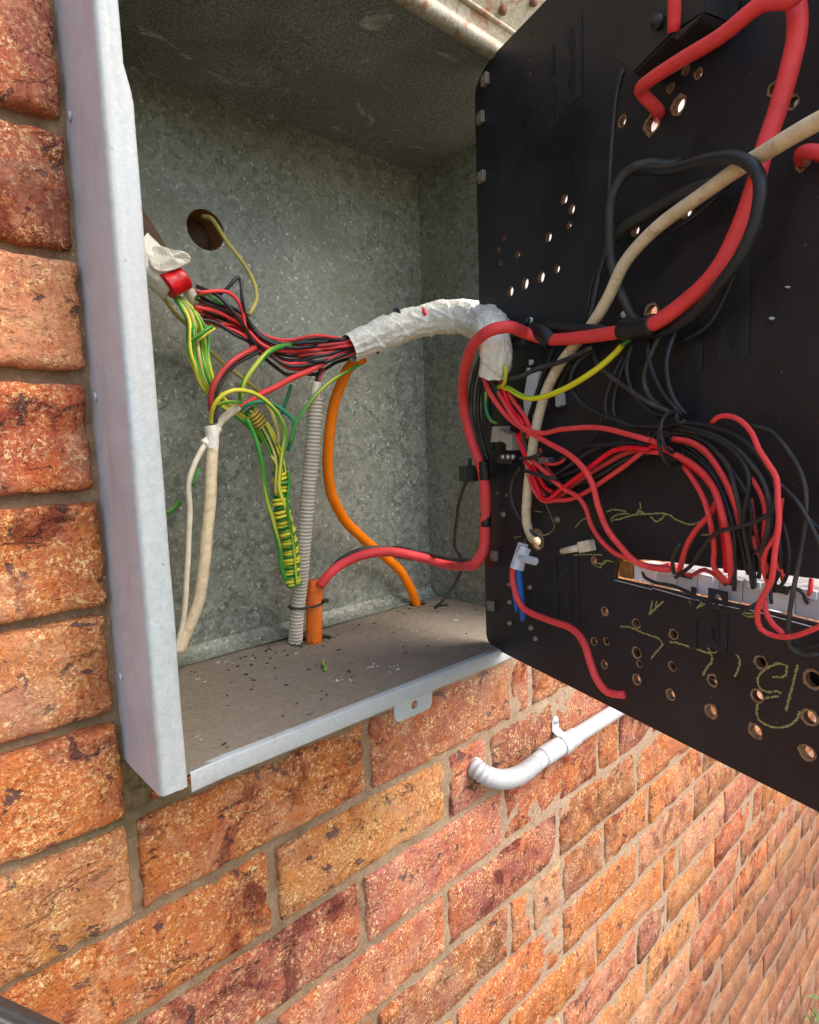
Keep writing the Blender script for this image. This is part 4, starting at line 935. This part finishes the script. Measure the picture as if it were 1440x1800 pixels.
# ------------------------------------------------------------------ white joint and cream cables
wrap('w 370,748,74 373,765,74 372,790,74', 23, M_TAPE, 'white tape joint where three cables meet at the left', bumpy=.12, n=24); wrap('w 383,752,70 372,770,72 358,782,74', 17, M_TAPE, 'small white tape wrap on the side of the joint', bumpy=.12)
cable('w 373,785,74 371,830,74 370,870,74 364,940,72 358,1000,70 352,1042,66 343,1075,62 330,1108,58 314,1145,54', 21, CREAM, 'thick cream cable hanging from the white joint', n=16)
cable('w 364,776,74 352,795,76 341,818,76 333,850,76 333,900,74 332,950,72 329,1010,70 326,1060,66 320,1105,62 308,1150,58', 10, CREAM2, 'thin cream cable bowing left of the thick cream one', n=12)
# ------------------------------------------------------------------ corrugated grey conduit
def corrugated(spec, wpx, mat, label, mode='w', pitch=.0042, amp=.10, n=22, parent=None, smooth_end=0, rfix=None):
    pts = path(spec, mode); r = rfix or sorted(depth(p) for p in pts)[len(pts) // 2] * wpx / FPX / 2
    pl = spline(pts, pitch / 6)
    o = tube('conduit', pl, r, mat, parent, n, lambda i, L, u: 1 + amp * (0 if L < smooth_end else max(-.8, min(.8, 1.6 * math.sin(L / pitch * 2 * math.pi)))) - amp)
    tag(o, label, 'conduit'); return o, pl, r
corrugated('w 554,700,84 553,730,82 549,790,78 543,850,72 537,920,66 532,980,58 528,1030,50 522,1080,44 519,1131,38', 27.5, GREYP, 'grey corrugated conduit standing up from the box floor')
wrap('w 557,672,86 555,690,85 554,712,84', 17, CREAM2, 'cream tape neck on top of the grey corrugated conduit', bumpy=.08)
def stub():
    pl = spline(path('w 554,1020,44 553,1060,44 552,1133,44'), .003); r = .0098
    o = tube('conduit', pl, r, ORANGE2, None, 20, lambda i, L, u: (.86 + .2 * noise.noise(V((u * 9, 0, 0)))) if i < 3 else 1.0); tag(o, 'dusty orange conduit stub strapped to the grey corrugated one', 'conduit')
stub()
def tie(center, nrm, rx, ry, ang, label, rad=.0013, parent=None, cat='cable tie'):
    n_ = V(nrm).normalized(); x = n_.orthogonal().normalized(); x = Matrix.Rotation(ang, 3, n_) @ x; y = n_.cross(x)
    pl = [center + x * math.cos(t) * rx + y * math.sin(t) * ry for t in [2 * math.pi * i / 30 for i in range(31)]]
    o = tube('cable_tie', pl, rad, BPL, None, 8); tag(o, label, cat); return o
c = at_y(538, 1063, YB - .046)
pl = []
ax_, ay_ = V((1, 0, 0)), V((0, -1, 0))
for i in range(41):
    t = 2 * math.pi * i / 40; pl.append(at_y(539, 1062, YB - .044) + V((math.cos(t) * .0225, math.sin(t) * .0125, .0012 * math.sin(t))))
o = tube('cable_tie', pl, .0014, BPL, None, 8); tag(o, 'black cable tie holding the grey and orange conduits together', 'cable tie')
g = Geo(); p = at_y(572, 1056, YB - .054); g.box(p, V((.004, 0, 0)), V((0, .0026, 0)), V((0, 0, .0022)), .0006); g.build('tie_head', BPL, o)
# ------------------------------------------------------------------ orange cable
cable('w 640,628,96 615,645,80 600,675,70 585,720,62 578,780,56 577,835,50 585,875,46 605,912,42 640,948,36 678,980,30 705,1005,26 722,1035,24 733,1066,22', 18.5, ORANGE, 'thick orange cable bowing down the back of the box to the floor', n=16)
# small black cable with connector, far right of box
cable('b 858,800,4 845,812,8 y 828,830,-44 818,850,-30 808,880,0 802,920,20 801,960,35 812,985,50 808,1010,60 790,1040,70 775,1060,76 765,1068,84', 6, BLK, 'thin black lead hanging past the connector down to the floor hole', 'wire', name='wire')
g = Geo(); p = at_y(828, 832, -.05); g.box(p, V((.011, -.004, 0)), V((.002, .006, 0)), V((.0, 0, .0085)), .0012); g.cyl(p + V((-.002, 0, .008)), p + V((-.001, 0, .016)), .002, 8); o = g.build('connector', BPL); tag(o, 'small black connector block on the thin lead at the panel edge', 'connector')
cable('w 740,1060,20 755,1072,26 768,1073,28 780,1068,30', 4, BLK, 'scrap of black wire curled around the floor hole', 'wire', name='wire')

# ================================================================== WIRES on the panel, left group below the white tape
def W(spec, w, mat, label, group=None, **k): return cable(spec, w * .93, mat, label, 'wire', group, name='wire', **k)
W('b ZT 130,1240,42 170,1360,40 240,1480,36 330,1590,32 480,1700,28 640,1790,26 ZP 800,260,28 930,380,28 1000,500,26 1040,660,24 1110,850,20 1220,1000,16 1330,1110,12 1440,1150,8 ZN 1175,1001,4 1190,996,-6', 11.5, RED, 'thick red wire sweeping in front of all others down to the slot left end', n=12)
W('b ZP 200,-320,36 290,-160,34 380,-20,32 470,60,30 600,100,28 750,65,28 950,50,28 1150,75,28 1300,110,26 1440,150,24 ZQ 100,240,22 220,300,22 300,350,20 400,400,20 520,500,20 620,650,22 680,850,24 720,1050,18 740,1250,10 750,1350,2', 11, RED, 'red wire rising over the tie and bending down to the breakers', n=12)
W('b ZT 250,1240,36 300,1400,34 360,1530,30 450,1640,28 ZP 440,130,22 490,280,20 560,420,18 620,520,16 680,560,16', 8, RED2, 'red wire dropping behind the clear connector')
W('b ZT 330,1400,30 400,1500,28 470,1600,26 500,1700,22 ZP 440,200,18 480,330,16 560,500,14 620,600,14', 8, RED, 'red wire between the white terminal strip and the clear connector')
W('b ZP 400,100,24 450,240,22 505,380,22 560,520,20 600,610,20 650,620,20 740,550,20 860,460,22 1000,350,22 1150,240,22 1290,210,22 1400,225,22 1440,230,20 ZQ 120,290,18 250,330,18 400,420,18 520,520,18 600,620,18 660,760,16 700,960,14 730,1200,6', 10, RED2, 'bright red wire folded at a sharp elbow then rising to the tie', n=10)
W('b ZP 480,400,20 540,560,18 600,630,16 700,625,16 820,620,16 980,540,18 1150,430,18 1300,320,18 1400,240,18 ZQ 60,330,16 180,340,16', 9, RED, 'red wire forming the lower edge of the elbow loop', n=10)
W('b ZP 460,300,18 510,450,16 570,590,14 640,640,14 740,600,14 850,500,16 1000,400,16 1140,320,16 1260,260,16 1400,220,16', 9, RED3, 'dull red wire inside the elbow loop')
W('b ZP 500,300,26 620,400,24 700,480,22 790,550,20 880,600,20 950,700,18 990,820,16 1080,960,14 1180,1050,10 1290,1095,6', 9, RED, 'red wire running under the thick sweeping one towards the slot')
W('b ZP 580,220,14 640,380,14 720,470,14 800,560,14', 7, RED3, 'short dark red wire inside the knot of wires'); W('b ZP 600,330,18 700,340,16 770,310,14 800,250,10', 6, RED, 'small red curl in the knot of wires')
W('b ZT 200,1290,38 240,1380,36 330,1500,30 430,1620,26 ZP 470,200,22 560,320,18 620,440,16 700,500,14', 8, BLK2, 'black wire falling straight from the white tape end')
W('b ZT 230,1330,34 270,1440,32 370,1560,28 450,1680,24 ZP 490,260,18 560,400,16', 6, BLK, 'thin black wire falling beside the first from the tape end')
for k, sp in enumerate(['600,420,12 700,330,12 800,270,14 960,200,16 1150,190,16 1440,200,14 ZQ 150,190,14 300,240,14 420,300,14 540,420,14 640,600,16 720,800,18 760,1000,16 770,1250,8 770,1430,2', '560,500,12 680,440,12 800,360,14 950,260,14 1100,190,14 1300,170,14 1440,180,14 ZQ 100,170,14 250,190,14 450,215,16 620,320,20 720,440,22 770,600,24 810,780,22 850,960,18 880,1150,10 910,1380,2',
        '700,500,10 850,450,12 1000,380,12 1120,310,14 1300,250,14 1440,260,12 ZQ 120,310,12 240,370,12 330,400,12 450,470,12 560,600,12 620,720,12', '640,560,10 820,520,10 960,470,12 1100,400,12 1260,300,12 1400,250,12 ZQ 60,310,10 200,350,10 340,400,10', '520,560,10 620,520,12 760,440,12 900,380,12 1060,330,12']):
    W('b ZP ' + sp, 8.5, BLK2 if k % 2 else BLK, ['black wire rising from the knot and looping down to the breakers, nearest the slot', 'black wire rising from the knot through the top of the tie', 'black wire passing just below the red ones at the tie', 'black wire flat on the panel under the elbow loop', 'short black wire in the middle of the knot'][k])
W('b ZP 430,370,16 375,450,14 350,560,12 370,660,12 430,780,10 500,860,8 560,910,2', 8, BLK2, 'black wire bowing left of the cream cable towards the big hole')
W('b ZP 960,860,6 1040,960,8 1130,1040,8 1240,1090,4', 7, BLK, 'dark wire under the two red wires left of the slot')
W('b 1085,640,10 1065,700,8 1050,760,8 1030,790,8', 6, BLK, 'thin dark wire vertical behind the yellow cable end')
# yellow earth cable
W('b ZT 250,1345,34 330,1365,34 400,1410,34 480,1440,34 580,1435,32 700,1400,30 820,1350,28 960,1260,26 1080,1170,22 1180,1080,18 1230,1020,16', 11, mat_stripe('bright yellow insulation with green end', (.2, .5, .03), (.80, .74, .02), 2, .1, .86), 'bright yellow cable swinging right across the panel under the thick pair', n=12)
W('b ZT 1225,1030,16 1280,985,14 1330,960,12', 9, GY3, 'green end of the yellow cable under the black tape'); W('b ZT 310,1180,44 312,1250,42 300,1320,38 270,1350,36', 7, GY2, 'yellow wire leaving the end of the white tape')
W('b ZT 160,1390,30 155,1480,26 165,1560,22 200,1620,16 240,1640,10', 6, mat_stripe('green insulation, yellow top', (.05, .42, .18), (.5, .6, .1), 30, 0, .25), 'thin green wire curling to the panel by the clear connector')
W('b ZT 170,1280,36 330,1285,34 430,1270,32 560,1210,28 740,1150,26 900,1090,24 1000,1040,22', 9, BLK2, 'black wire crossing level from the tape end to the thick pair')
W('b ZT 700,1010,16 650,1150,14 600,1290,12 545,1450,10 500,1600,10 480,1720,10', 10, BLK, 'black wire running down left of the cream cable')
W('b ZT 830,1170,10 780,1250,8 740,1340,8 700,1420,6', 6, BLK, 'thin black wire right of the cream cable'); W('b ZT 800,1160,8 720,1300,8 670,1430,6 640,1560,6', 5, BLK, 'thinnest black wire along the right of the cream cable')
# fan of black wires from thick pair to the tie
for k, (sp, lab) in enumerate([('U 200,910,14 120,1080,16 70,1200,16 60,1320,14 110,1430,14 230,1530,14 330,1580,14', 'third from left'), ('U 100,960,14 90,1060,16 120,1200,16 190,1370,16 300,1520,16 360,1580,14', 'second from right'),
        ('U 320,880,14 270,1020,18 240,1180,20 260,1350,18 310,1480,16 385,1575,14', 'rightmost'), ('T 1000,1050,16 1030,1160,20 1140,1270,22 1300,1380,22 1440,1470,20 U 150,1500,18 350,1590,14', 'the one sweeping flat to the tie'),
        ('T 1000,1060,16 880,1150,22 832,1240,24 830,1350,22 900,1460,20 1050,1560,18 1200,1620,18 1300,1660,16 U 0,1660,16 160,1650,16 330,1600,16', 'the widest bowed to the left'), ('T 1330,980,12 1290,1090,14 1270,1200,14 1290,1330,14 1350,1440,12 1440,1520,12 U 150,1560,12 330,1600,12', 'starting under the tape sleeve'),
        ('T 1250,1100,10 1190,1200,12 1110,1430,12 1100,1540,12 1150,1620,12', 'leftmost of the two upright ones'), ('T 1270,1110,10 1220,1240,12 1170,1430,12 1165,1540,12 1180,1600,12', 'the right of the two upright ones')]):
    W('b Z' + sp.replace(' U ', ' ZU '), 9.6 if k not in (6, 7) else 8, BLK if k % 3 else BLK2, 'black wire in the fan above the tie, ' + lab)
# bundle right of the tie
Qs = [('0,130,20 200,135,20 330,105,24 500,112,26 700,165,28 850,245,30 1000,400,32 1085,560,34 1098,690,34 1040,820,32 850,910,30 620,980,26 500,1120,18 420,1240,10 310,1330,2', BLK, 8.5, 'black wire forming the outermost curve and hooking back left over the bundle'),
      ('300,112,22 600,200,26 780,300,28 900,420,28 1000,560,28 1050,720,28 1040,900,24 1000,1050,16 975,1200,8 960,1330,0', BLK2, 8.5, 'black wire second from the outside of the bundle'),
      ('300,150,22 520,190,26 690,270,28 830,400,30 888,540,30 872,720,28 845,880,22 870,1100,14 910,1300,6 920,1410,0', BLK, 9, 'black wire third from the outside, bulging right at the middle'),
      ('300,130,18 500,160,22 680,230,24 860,360,24 960,500,24 1030,640,24 1060,800,22 1040,1000,16 990,1180,8', BLK, 7, 'black wire tucked behind the outer two of the bundle'),
      ('280,180,18 470,225,20 640,340,20 760,480,20 860,640,18 900,800,16 890,1000,12 920,1200,6 930,1400,0', BLK2, 7.5, 'dark wire threaded through the middle of the bundle'),
      ('340,300,16 480,380,16 600,520,16 700,700,16 790,900,14 840,1100,10 880,1300,4', BLK, 7, 'black wire deep inside the bundle close to the panel'),
      ('300,170,16 420,200,16 600,300,14 700,420,14 790,540,12 830,700,12', BLK, 6.5, 'thin black wire lying on the panel inside the bundle'),
      ('900,120,10 1060,180,12 1190,320,14 1290,480,16 1340,640,18 1340,850,20 1310,1050,22 1270,1250,24 1230,1450,24 1200,1650,22 1195,1790,20 1215,1880,16 1290,1930,14 1440,1935,14', BLK2, 8.5, 'black wire arching wide right and dropping past the slot'),
      ('1090,550,20 1250,700,22 1340,840,24 1410,980,24 1480,1150,22', BLK2, 8, 'black wire leaving the bundle diagonally to the right edge'),
      ('1340,840,16 1400,900,18 1500,1010,18', BLK, 7, 'black wire crossing right edge above the diagonal one'),
      ('1150,880,12 1200,1050,12 1210,1200,12 1170,1350,10 1080,1440,4', BLK, 7, 'black wire bowing right of the red loop above the slot'),
      ('1120,1000,10 1140,1150,10 1120,1300,8 1060,1420,6 1065,1530,10', BLK, 7, 'black wire pressed against the red loop near the breakers'),
      ('350,1060,14 300,1130,12 285,1200,8 295,1290,0', BLK2, 7.5, 'short black wire curling into the left end of the breakers'),
      ('45,1290,0 70,1330,10 150,1370,12 300,1400,12 450,1470,14 600,1555,16 750,1590,16 880,1570,16 970,1520,12', BLK, 7, 'thin black wire sagging below the slot edge'),
      ('970,1100,12 900,1180,8 910,1300,2', BLK, 7, 'black wire end entering the middle breaker'),
      ('1030,1330,6 1090,1250,8 1100,1400,4', BLK, 6, 'stubby black wire among the red ones at the slot')]
for sp, mt, w, lab in Qs: W('b ZQ ' + sp, w, mt, lab)
Rs = [('590,110,24 640,60,28 720,50,30 820,90,32 910,190,34 960,310,36 1040,440,38 1100,540,38 1115,700,40 1130,900,40 1090,1150,40 1060,1350,38 980,1500,34 950,1620,30 980,1730,26 1100,1790,24 1250,1790,24 1440,1720,24 1560,1680,22', RED, 10.5, 'red wire looping highest over the bundle and round below the slot'),
      ('280,240,18 420,260,20 540,340,20 640,480,20 730,660,20 790,820,18 805,900,14 790,1000,10', RED3, 10, 'dull pink red wire in the centre of the bundle'), ('280,225,22 420,245,24 540,320,24 650,470,24 740,650,24 800,830,20', RED, 9, 'red wire lying on top of the dull pink one'),
      ('370,450,16 450,570,18 530,720,20 580,900,20 610,1100,14 610,1250,8 660,1310,4 730,1370,0', RED, 10, 'red wire on the inner side of the bundle, straight into the breakers'),
      ('640,700,12 580,820,14 470,950,14 390,1080,12 350,1200,8 330,1300,0', RED, 10.5, 'red wire branching left out of the bundle to the slot'),
      ('910,540,16 970,640,16 1010,780,14 1000,1000,10 1010,1150,6', RED, 8.5, 'red wire glimpsed between the outer black wires'), ('920,1000,12 950,1120,10 1020,1230,8 1050,1350,2', RED3, 9, 'short dull red wire bending into the breakers'),
      ('1140,700,16 1100,1000,14 1030,1100,12 1000,1250,8 1040,1400,0', RED, 9.5, 'red wire behind the high loop dropping to the breakers'),
      ('1010,1490,20 1020,1600,22 1080,1700,22 1165,1775,22', RED, 10, 'short red wire inside the lower end of the high loop'), ('900,700,8 930,900,8 960,1080,6 1000,1240,2', RED3, 8, 'dark red wire deep behind the black ones'),
      ('1080,1180,8 1130,1260,8 1150,1340,0', RED, 9, 'red wire stub at the right of the high loop'), ('0,1210,-6 100,1240,2 200,1245,2 270,1225,-6', RED, 10, 'red wire lying level in the left end of the slot'),
      ('600,640,12 640,760,12 670,900,10 690,1100,6 700,1280,0', RED2, 10, 'bright red wire hidden behind the inner one of the bundle'), ('1380,1340,-4 1370,1420,-2 1355,1500,-6', RED, 9, 'red wire upright inside the slot at the right edge'),
      ('380,1290,-6 440,1310,0 540,1270,2 640,1330,2 700,1390,-4', RED3, 8, 'dull red wire lying along the breaker tops')]
for sp, mt, w, lab in Rs: W('b ZQ ' + sp, w, mt, lab)
W('b ZQ 1180,1450,-2 1210,1400,4 1290,1430,6 1340,1530,-4', BLK and 7, BLK, 'small black wire hoop over the right breakers')
W('b 1388,1125,8 1405,1146,10 1440,1152,12 1480,1145,10', 9, BLK2, 'grey black wire loop below the slot at the right edge'); W('b 1392,1132,14 1412,1138,14 1440,1133,16 1480,1120,14', 6, BLK, 'glossy black wire loop at the right edge above the grey one')
# ties round the bundles
for (x, y, d, w_, h_, lab) in ((1180, 775, 18, .006, .017, 'black cable tie gripping the big bundle above the slot'), (1184, 760, 20, .005, .014, 'second black cable tie at the crown of the bundle')):
    p = at_b(x, y, d / 1000); vx = (DR + NB * .3).normalized()
    ax2 = NB; ay2 = (V((0, 0, 1)) + DR * -.1).normalized(); pl = [p + ax2 * math.cos(t) * .012 + ay2 * math.sin(t) * h_ for t in [2 * math.pi * i / 30 for i in range(31)]]
    o = tube('cable_tie', pl, .0014, BPL, None, 8); tag(o, lab, 'cable tie')
cable('b 1192,722,30 1188,735,32 1196,742,32 1206,738,30', 6, BTAPE, 'tail of the black cable tie on the bundle crown', 'cable tie', name='cable_tie')
for (x0, y0, x1, y1, lab) in ((918, 806, 950, 798, 'black cable tie across the red wires beside the cream cable'), (925, 828, 975, 842, 'black cable tie strapping the knot of wires')):
    cable(f'b {x0 - 4},{y0 + 2},8 {x0},{y0},24 {(x0 + x1) / 2},{(y0 + y1) / 2 + 2},30 {x1},{y1},26 {x1 + 4},{y1 + 2},10', 6.5, BPL, lab, 'cable tie', name='cable_tie')
# connectors
def blk(px, py, d, ax, ay, az, mat, name, label=None, cat=None, parent=None, bev=.001):
    p = at_b(px, py, d / 1000); g = Geo(); g.box(p, ax, ay, az, bev); o = g.build(name, mat, parent)
    if label: tag(o, label, cat)
    return o
Zv = V((0, 0, 1))
o = blk(893, 768, 14, DR * .0125 + Zv * -.004, NB * .006, Zv * .0055, CLEAR2, 'wire_connector', 'yellowed clear wire connector with crumpled end by the panel edge', 'connector'); blk(880, 763, 15, DR * .005, NB * .008, Zv * .008 + DR * .002, CLEAR2, 'lug', parent=o); blk(903, 777, 14, DR * .005, NB * .006, Zv * .008, CLEAR2, 'lug', parent=o)
o = blk(893, 806, 12, DR * .013, NB * .005, Zv * .0048, BPL, 'wire_connector', 'black screw connector under the yellowed clear one', 'connector')
for dx in (-9, 0, 9): p = at_b(893 + dx, 803, .018); g = Geo(); g.cyl(p - NB * .002, p + NB * .0015, .0026, 12); g.build('screw', STEEL, o, True)
o = blk(958, 810, 14, DR * .008, NB * .004, Zv * .003, STEEL, 'lug', 'bright metal lug in the middle of the wire knot', 'lug')
# white terminal strip behind the cream cable
pts = [(926, 660), (948, 652), (938, 700), (934, 735), (921, 738), (919, 700)]
ts = quad_block(pts, 0, .010, 'terminal_strip', WHT, None, .001); tag(ts, 'narrow white terminal strip on the panel behind the cream cable', 'terminal strip')
ts2 = quad_block([(975, 695), (985, 690), (986, 712), (976, 716)], 0, .006, 'terminal_strip', GREYD, None, .0006); tag(ts2, 'small grey plastic lug right of the cream cable', 'terminal strip')
# tee connector with red and blue wires
cn = empty('wire_connector', at_b(915, 985, .02)); tag(cn, 'cloudy white tee shaped wire connector hanging below the big hole', 'connector')
def seg(a, b, r, d1, d2, mat, name, n=12, r2=None):
    A, B = at_b(*a, d1 / 1000), at_b(*b, d2 / 1000); g = Geo(); k = depth(A) / FPX; g.cyl(A, B, r * k, n, (r2 or r) * k); return g.build(name, mat, cn, False)
seg((920, 955), (909, 1000), 9, 20, 26, CLEAR, 'barrel', 8, 13); seg((915, 980), (941, 987), 8, 24, 24, CLEAR, 'side_barrel', 8, 7); seg((924, 962), (918, 975), 11, 24, 27, CLEAR, 'collar', 6)
W('b 905,992,22 902,1012,22 910,1050,20 920,1068,18 940,1080,16 975,1093,14 1005,1105,14 1025,1127,16 1038,1165,18 1050,1195,18 1068,1216,16 1098,1221,12', 13, RED, 'loose red wire from the tee connector snaking down the lower panel', n=14)
W('b 912,1000,20 914,1030,18 917,1060,14 920,1090,10', 12, BLUE, 'short blue wire stub under the tee connector', n=12); W('b 905,1030,12 905,1050,10 909,1075,8', 9, BLUE, 'second blue wire behind the red one under the tee connector')
W('b 921,938,6 919,950,14 918,960,20', 10, BLK, 'black wire entering the top of the tee connector')
# white plug
pg = empty('wall_plug', at_b(1015, 962, .006)); tag(pg, 'white plastic plug lying beside the chalk scribble', 'plug')
A, B, C_ = at_b(988, 969, .006), at_b(1022, 962, .006), at_b(1041, 958, .006)
g = Geo(); g.cyl(A, B, .0028, 12, .0034); g.build('shank', CREAM2, pg, True); g = Geo(); d_ = (C_ - B).normalized(); g.box((B + C_) / 2, d_ * ((C_ - B).length / 2), NB * .004, d_.cross(NB) * .0048, .0008); g.build('head', CREAM2, pg)
# white screw fixings by the thick pair
for (x, y) in ((935, 563), (935, 598), (936, 637), (1100, 553), (932, 651)):
    p = at_b(x, y, .001); g = Geo(); g.cyl(p, p + NB * .003, .0026, 10); g.build('screw_tip', WHT, board, True)

# ================================================================== CONDUIT ON WALL BELOW
pa = at_y(960, 1327, -.016); pb_ = at_y(1088, 1246, -.016); zc = (pa.z + pb_.z) / 2; RC = .0115
pipe = empty('wall_conduit', (.6, -.016, zc)); tag(pipe, 'rigid white conduit running along the bricks under the panel, with a pale saddle clip', 'conduit')
x0 = pa.x
tube('pipe', [V((x0 + .004 + k * .02, -.016, zc)) for k in range(60)], RC, WHITEP, pipe, 24)
tube('coupler', [V((x0 - .012 + k * .004, -.016, zc)) for k in range(22)], RC * 1.16, WHITEP, pipe, 24)
sx = at_y(975, 1300, -.016).x + .02
g = Geo(); n = 14; vs = []
for k in range(n + 1):
    t = math.pi * k / n - math.pi / 2
    for dx in (-.008, .008): vs.append((sx + dx, -.016 - math.cos(t) * RC * 1.25, zc + math.sin(t) * RC * 1.25))
g.add(vs, [(2 * k, 2 * k + 1, 2 * k + 3, 2 * k + 2) for k in range(n)])
z_ = zc + RC * 1.25
ear = [(-.008, z_), (.008, z_)]; earp = [(sx + .008, -.014, z_ - .001), (sx + .008, -.004, z_ + .004), (sx + .008, -.0035, z_ + .018), (sx + .005, -.0035, z_ + .023), (sx, -.0035, z_ + .0245), (sx - .005, -.0035, z_ + .023), (sx - .008, -.0035, z_ + .018), (sx - .008, -.004, z_ + .004), (sx - .008, -.014, z_ - .001)]
g.add(earp, [(0, 1, 7, 8), (1, 2, 6, 7), (2, 3, 4, 5, 6)])
o = g.build('saddle_clip', ZINC, pipe, False); so = o.modifiers.new('t', 'SOLIDIFY'); so.thickness = .0014; so.offset = 0
g = Geo(); g.cyl((sx, -.0035, z_ + .016), (sx, -.0062, z_ + .016), .0035, 12); g.build('screw', STEEL, pipe, True)
fx = [V((x0 + .006, -.016, zc)), V((x0 - .012, -.017, zc)), V(at_y(915, 1361, -.020)), V(at_y(882, 1370, -.022)), V(at_y(852, 1362, -.018)), V(at_y(836, 1350, -.006)), V(at_y(832, 1346, .018))]
pl = spline(fx, .0007)
o = tube('conduit', pl, RC * 1.02, WHITEP, None, 24, lambda i, L, u: 1 if L < .034 else 1 + .08 * max(-.8, min(.8, 1.6 * math.sin(L / .0048 * 2 * math.pi)))); tag(o, 'white ribbed flexible conduit elbow bending into the bricks', 'conduit')

# ================================================================== DARK CORNER PIECE, PLANT, DEBRIS
A = at_y(-40, 1738, -.10); B = at_y(100, 1803, -.10); B2 = B + (B - A) * .8; g = Geo()
for (p, q, w, th) in ((A, B2, .03, .006),):
    d_ = (q - p).normalized(); up = V((0, -1, 0)).cross(d_).normalized(); up = up if up.z > 0 else -up
    g.box((p + q) / 2 - up * w, d_ * ((q - p).length / 2), V((0, th, 0)), up * w, .002)
bar = g.build('meter_cover', DARK); tag(bar, 'dark painted steel cover edge poking in at the bottom left corner', 'cover')
g = Geo(); d_ = (B2 - A).normalized(); up = V((0, -1, 0)).cross(d_).normalized(); up = up if up.z > 0 else -up
g.cyl(A - up * .006 + V((0, -.006, 0)), B2 - up * .006 + V((0, -.006, 0)), .0025, 10); g.build('rolled_edge', DARK, bar, True)
rr = random.Random(11)
pb = at_z(1424, 1795, GZ + .02)
pl_ = empty('weed', (2.02, -.05, GZ)); tag(pl_, 'green weed growing at the foot of the brick wall in the bottom right corner', 'plant')
leafm = mat_plain('weed leaf', (.10, .20, .03), .5, .2, bumpk=.2)
basep = at_y(1432, 1800, -.04)
stem_h = basep.z - GZ + .10
g = Geo()
for k in range(4):
    b0 = V((basep.x + rr.uniform(-.04, .03), -.05 + rr.uniform(-.02, .01), GZ)); top = b0 + V((rr.uniform(-.03, .03), rr.uniform(-.02, .01), stem_h * rr.uniform(.5, 1.0)))
    g.cyl(b0, top, .003, 6, .001)
g.build('stem', leafm, pl_, True)
for k in range(34):
    h_ = rr.uniform(.02, stem_h); p = V((basep.x + rr.uniform(-.05, .05), -.05 + rr.uniform(-.03, .02), GZ + h_)); a_ = rr.uniform(0, 6.28); L = rr.uniform(.03, .07)
    d_ = V((math.cos(a_), math.sin(a_) * .5, rr.uniform(.1, 1))).normalized(); s_ = d_.cross(V((0, 0, 1))).normalized() * L * .16
    mesh('leaf', [p, p + d_ * L * .4 + s_ + V((0, 0, .004)), p + d_ * L, p + d_ * L * .4 - s_ + V((0, 0, .004))], [(0, 1, 2), (0, 2, 3)], leafm, pl_, True)
# debris on floor liner
zf = ZB + .0014
g = Geo()
spots = [(383, 1166), (397, 1164), (410, 1167), (443, 1158), (625, 1054 + 33), (652, 1174), (660, 1170), (590, 1197), (598, 1196), (618, 1196), (687, 1184), (692, 1172), (700, 1178), (350, 1195), (362, 1199), (350, 1302), (730, 1110), (713, 1126), (520, 1150), (640, 1105), (770, 1125), (800, 1090)]
for k, (x, y) in enumerate(spots):
    p = at_z(x, y, zf)
    for q_ in range(3):
        c = p + V((rr.gauss(0, .002), rr.gauss(0, .002), 0)); a_ = rr.uniform(0, 3.14); l_ = rr.uniform(.0006, .0014)
        g.box(c + V((0, 0, .0006)), V((math.cos(a_) * l_, math.sin(a_) * l_, 0)), V((-math.sin(a_) * l_ * .4, math.cos(a_) * l_ * .4, 0)), V((0, 0, .0005)))
o = g.build('metal_swarf', mat_plain('bright swarf', (.75, .73, .68), .35, .1, metal=.4, bumpk=0)); tag(o, kind='stuff', label='bright metal and plastic crumbs scattered on the box floor', cat='debris')
g = Geo()
for k in range(90):
    x = rr.choice((rr.uniform(.02, .48), rr.gauss(.2, .06))); y = rr.choice((rr.uniform(-.06, .14), rr.gauss(.11, .015))); y = min(y, .135); a_ = rr.uniform(0, 3.14); l_ = rr.uniform(.0005, .0022) 
    if not 0.01 < x < .49: continue
    g.box(V((x, y, zf + .0005)), V((math.cos(a_) * l_, math.sin(a_) * l_, 0)), V((-math.sin(a_) * l_ * .4, math.cos(a_) * l_ * .4, 0)), V((0, 0, .0004)))
o = g.build('dirt_crumbs', DARK); tag(o, kind='stuff', label='dark dirt crumbs scattered over the dusty box floor', cat='dirt')
p = [at_z(569, 1162, zf + .003), at_z(568, 1168, zf + .004), at_z(572, 1174, zf + .002), at_z(570, 1179, zf + .001)]
o = tube('wire_clipping', spline(p, .001), .0014, GY3, None, 8); tag(o, 'tiny green and yellow wire clipping on the box floor', 'wire clipping')
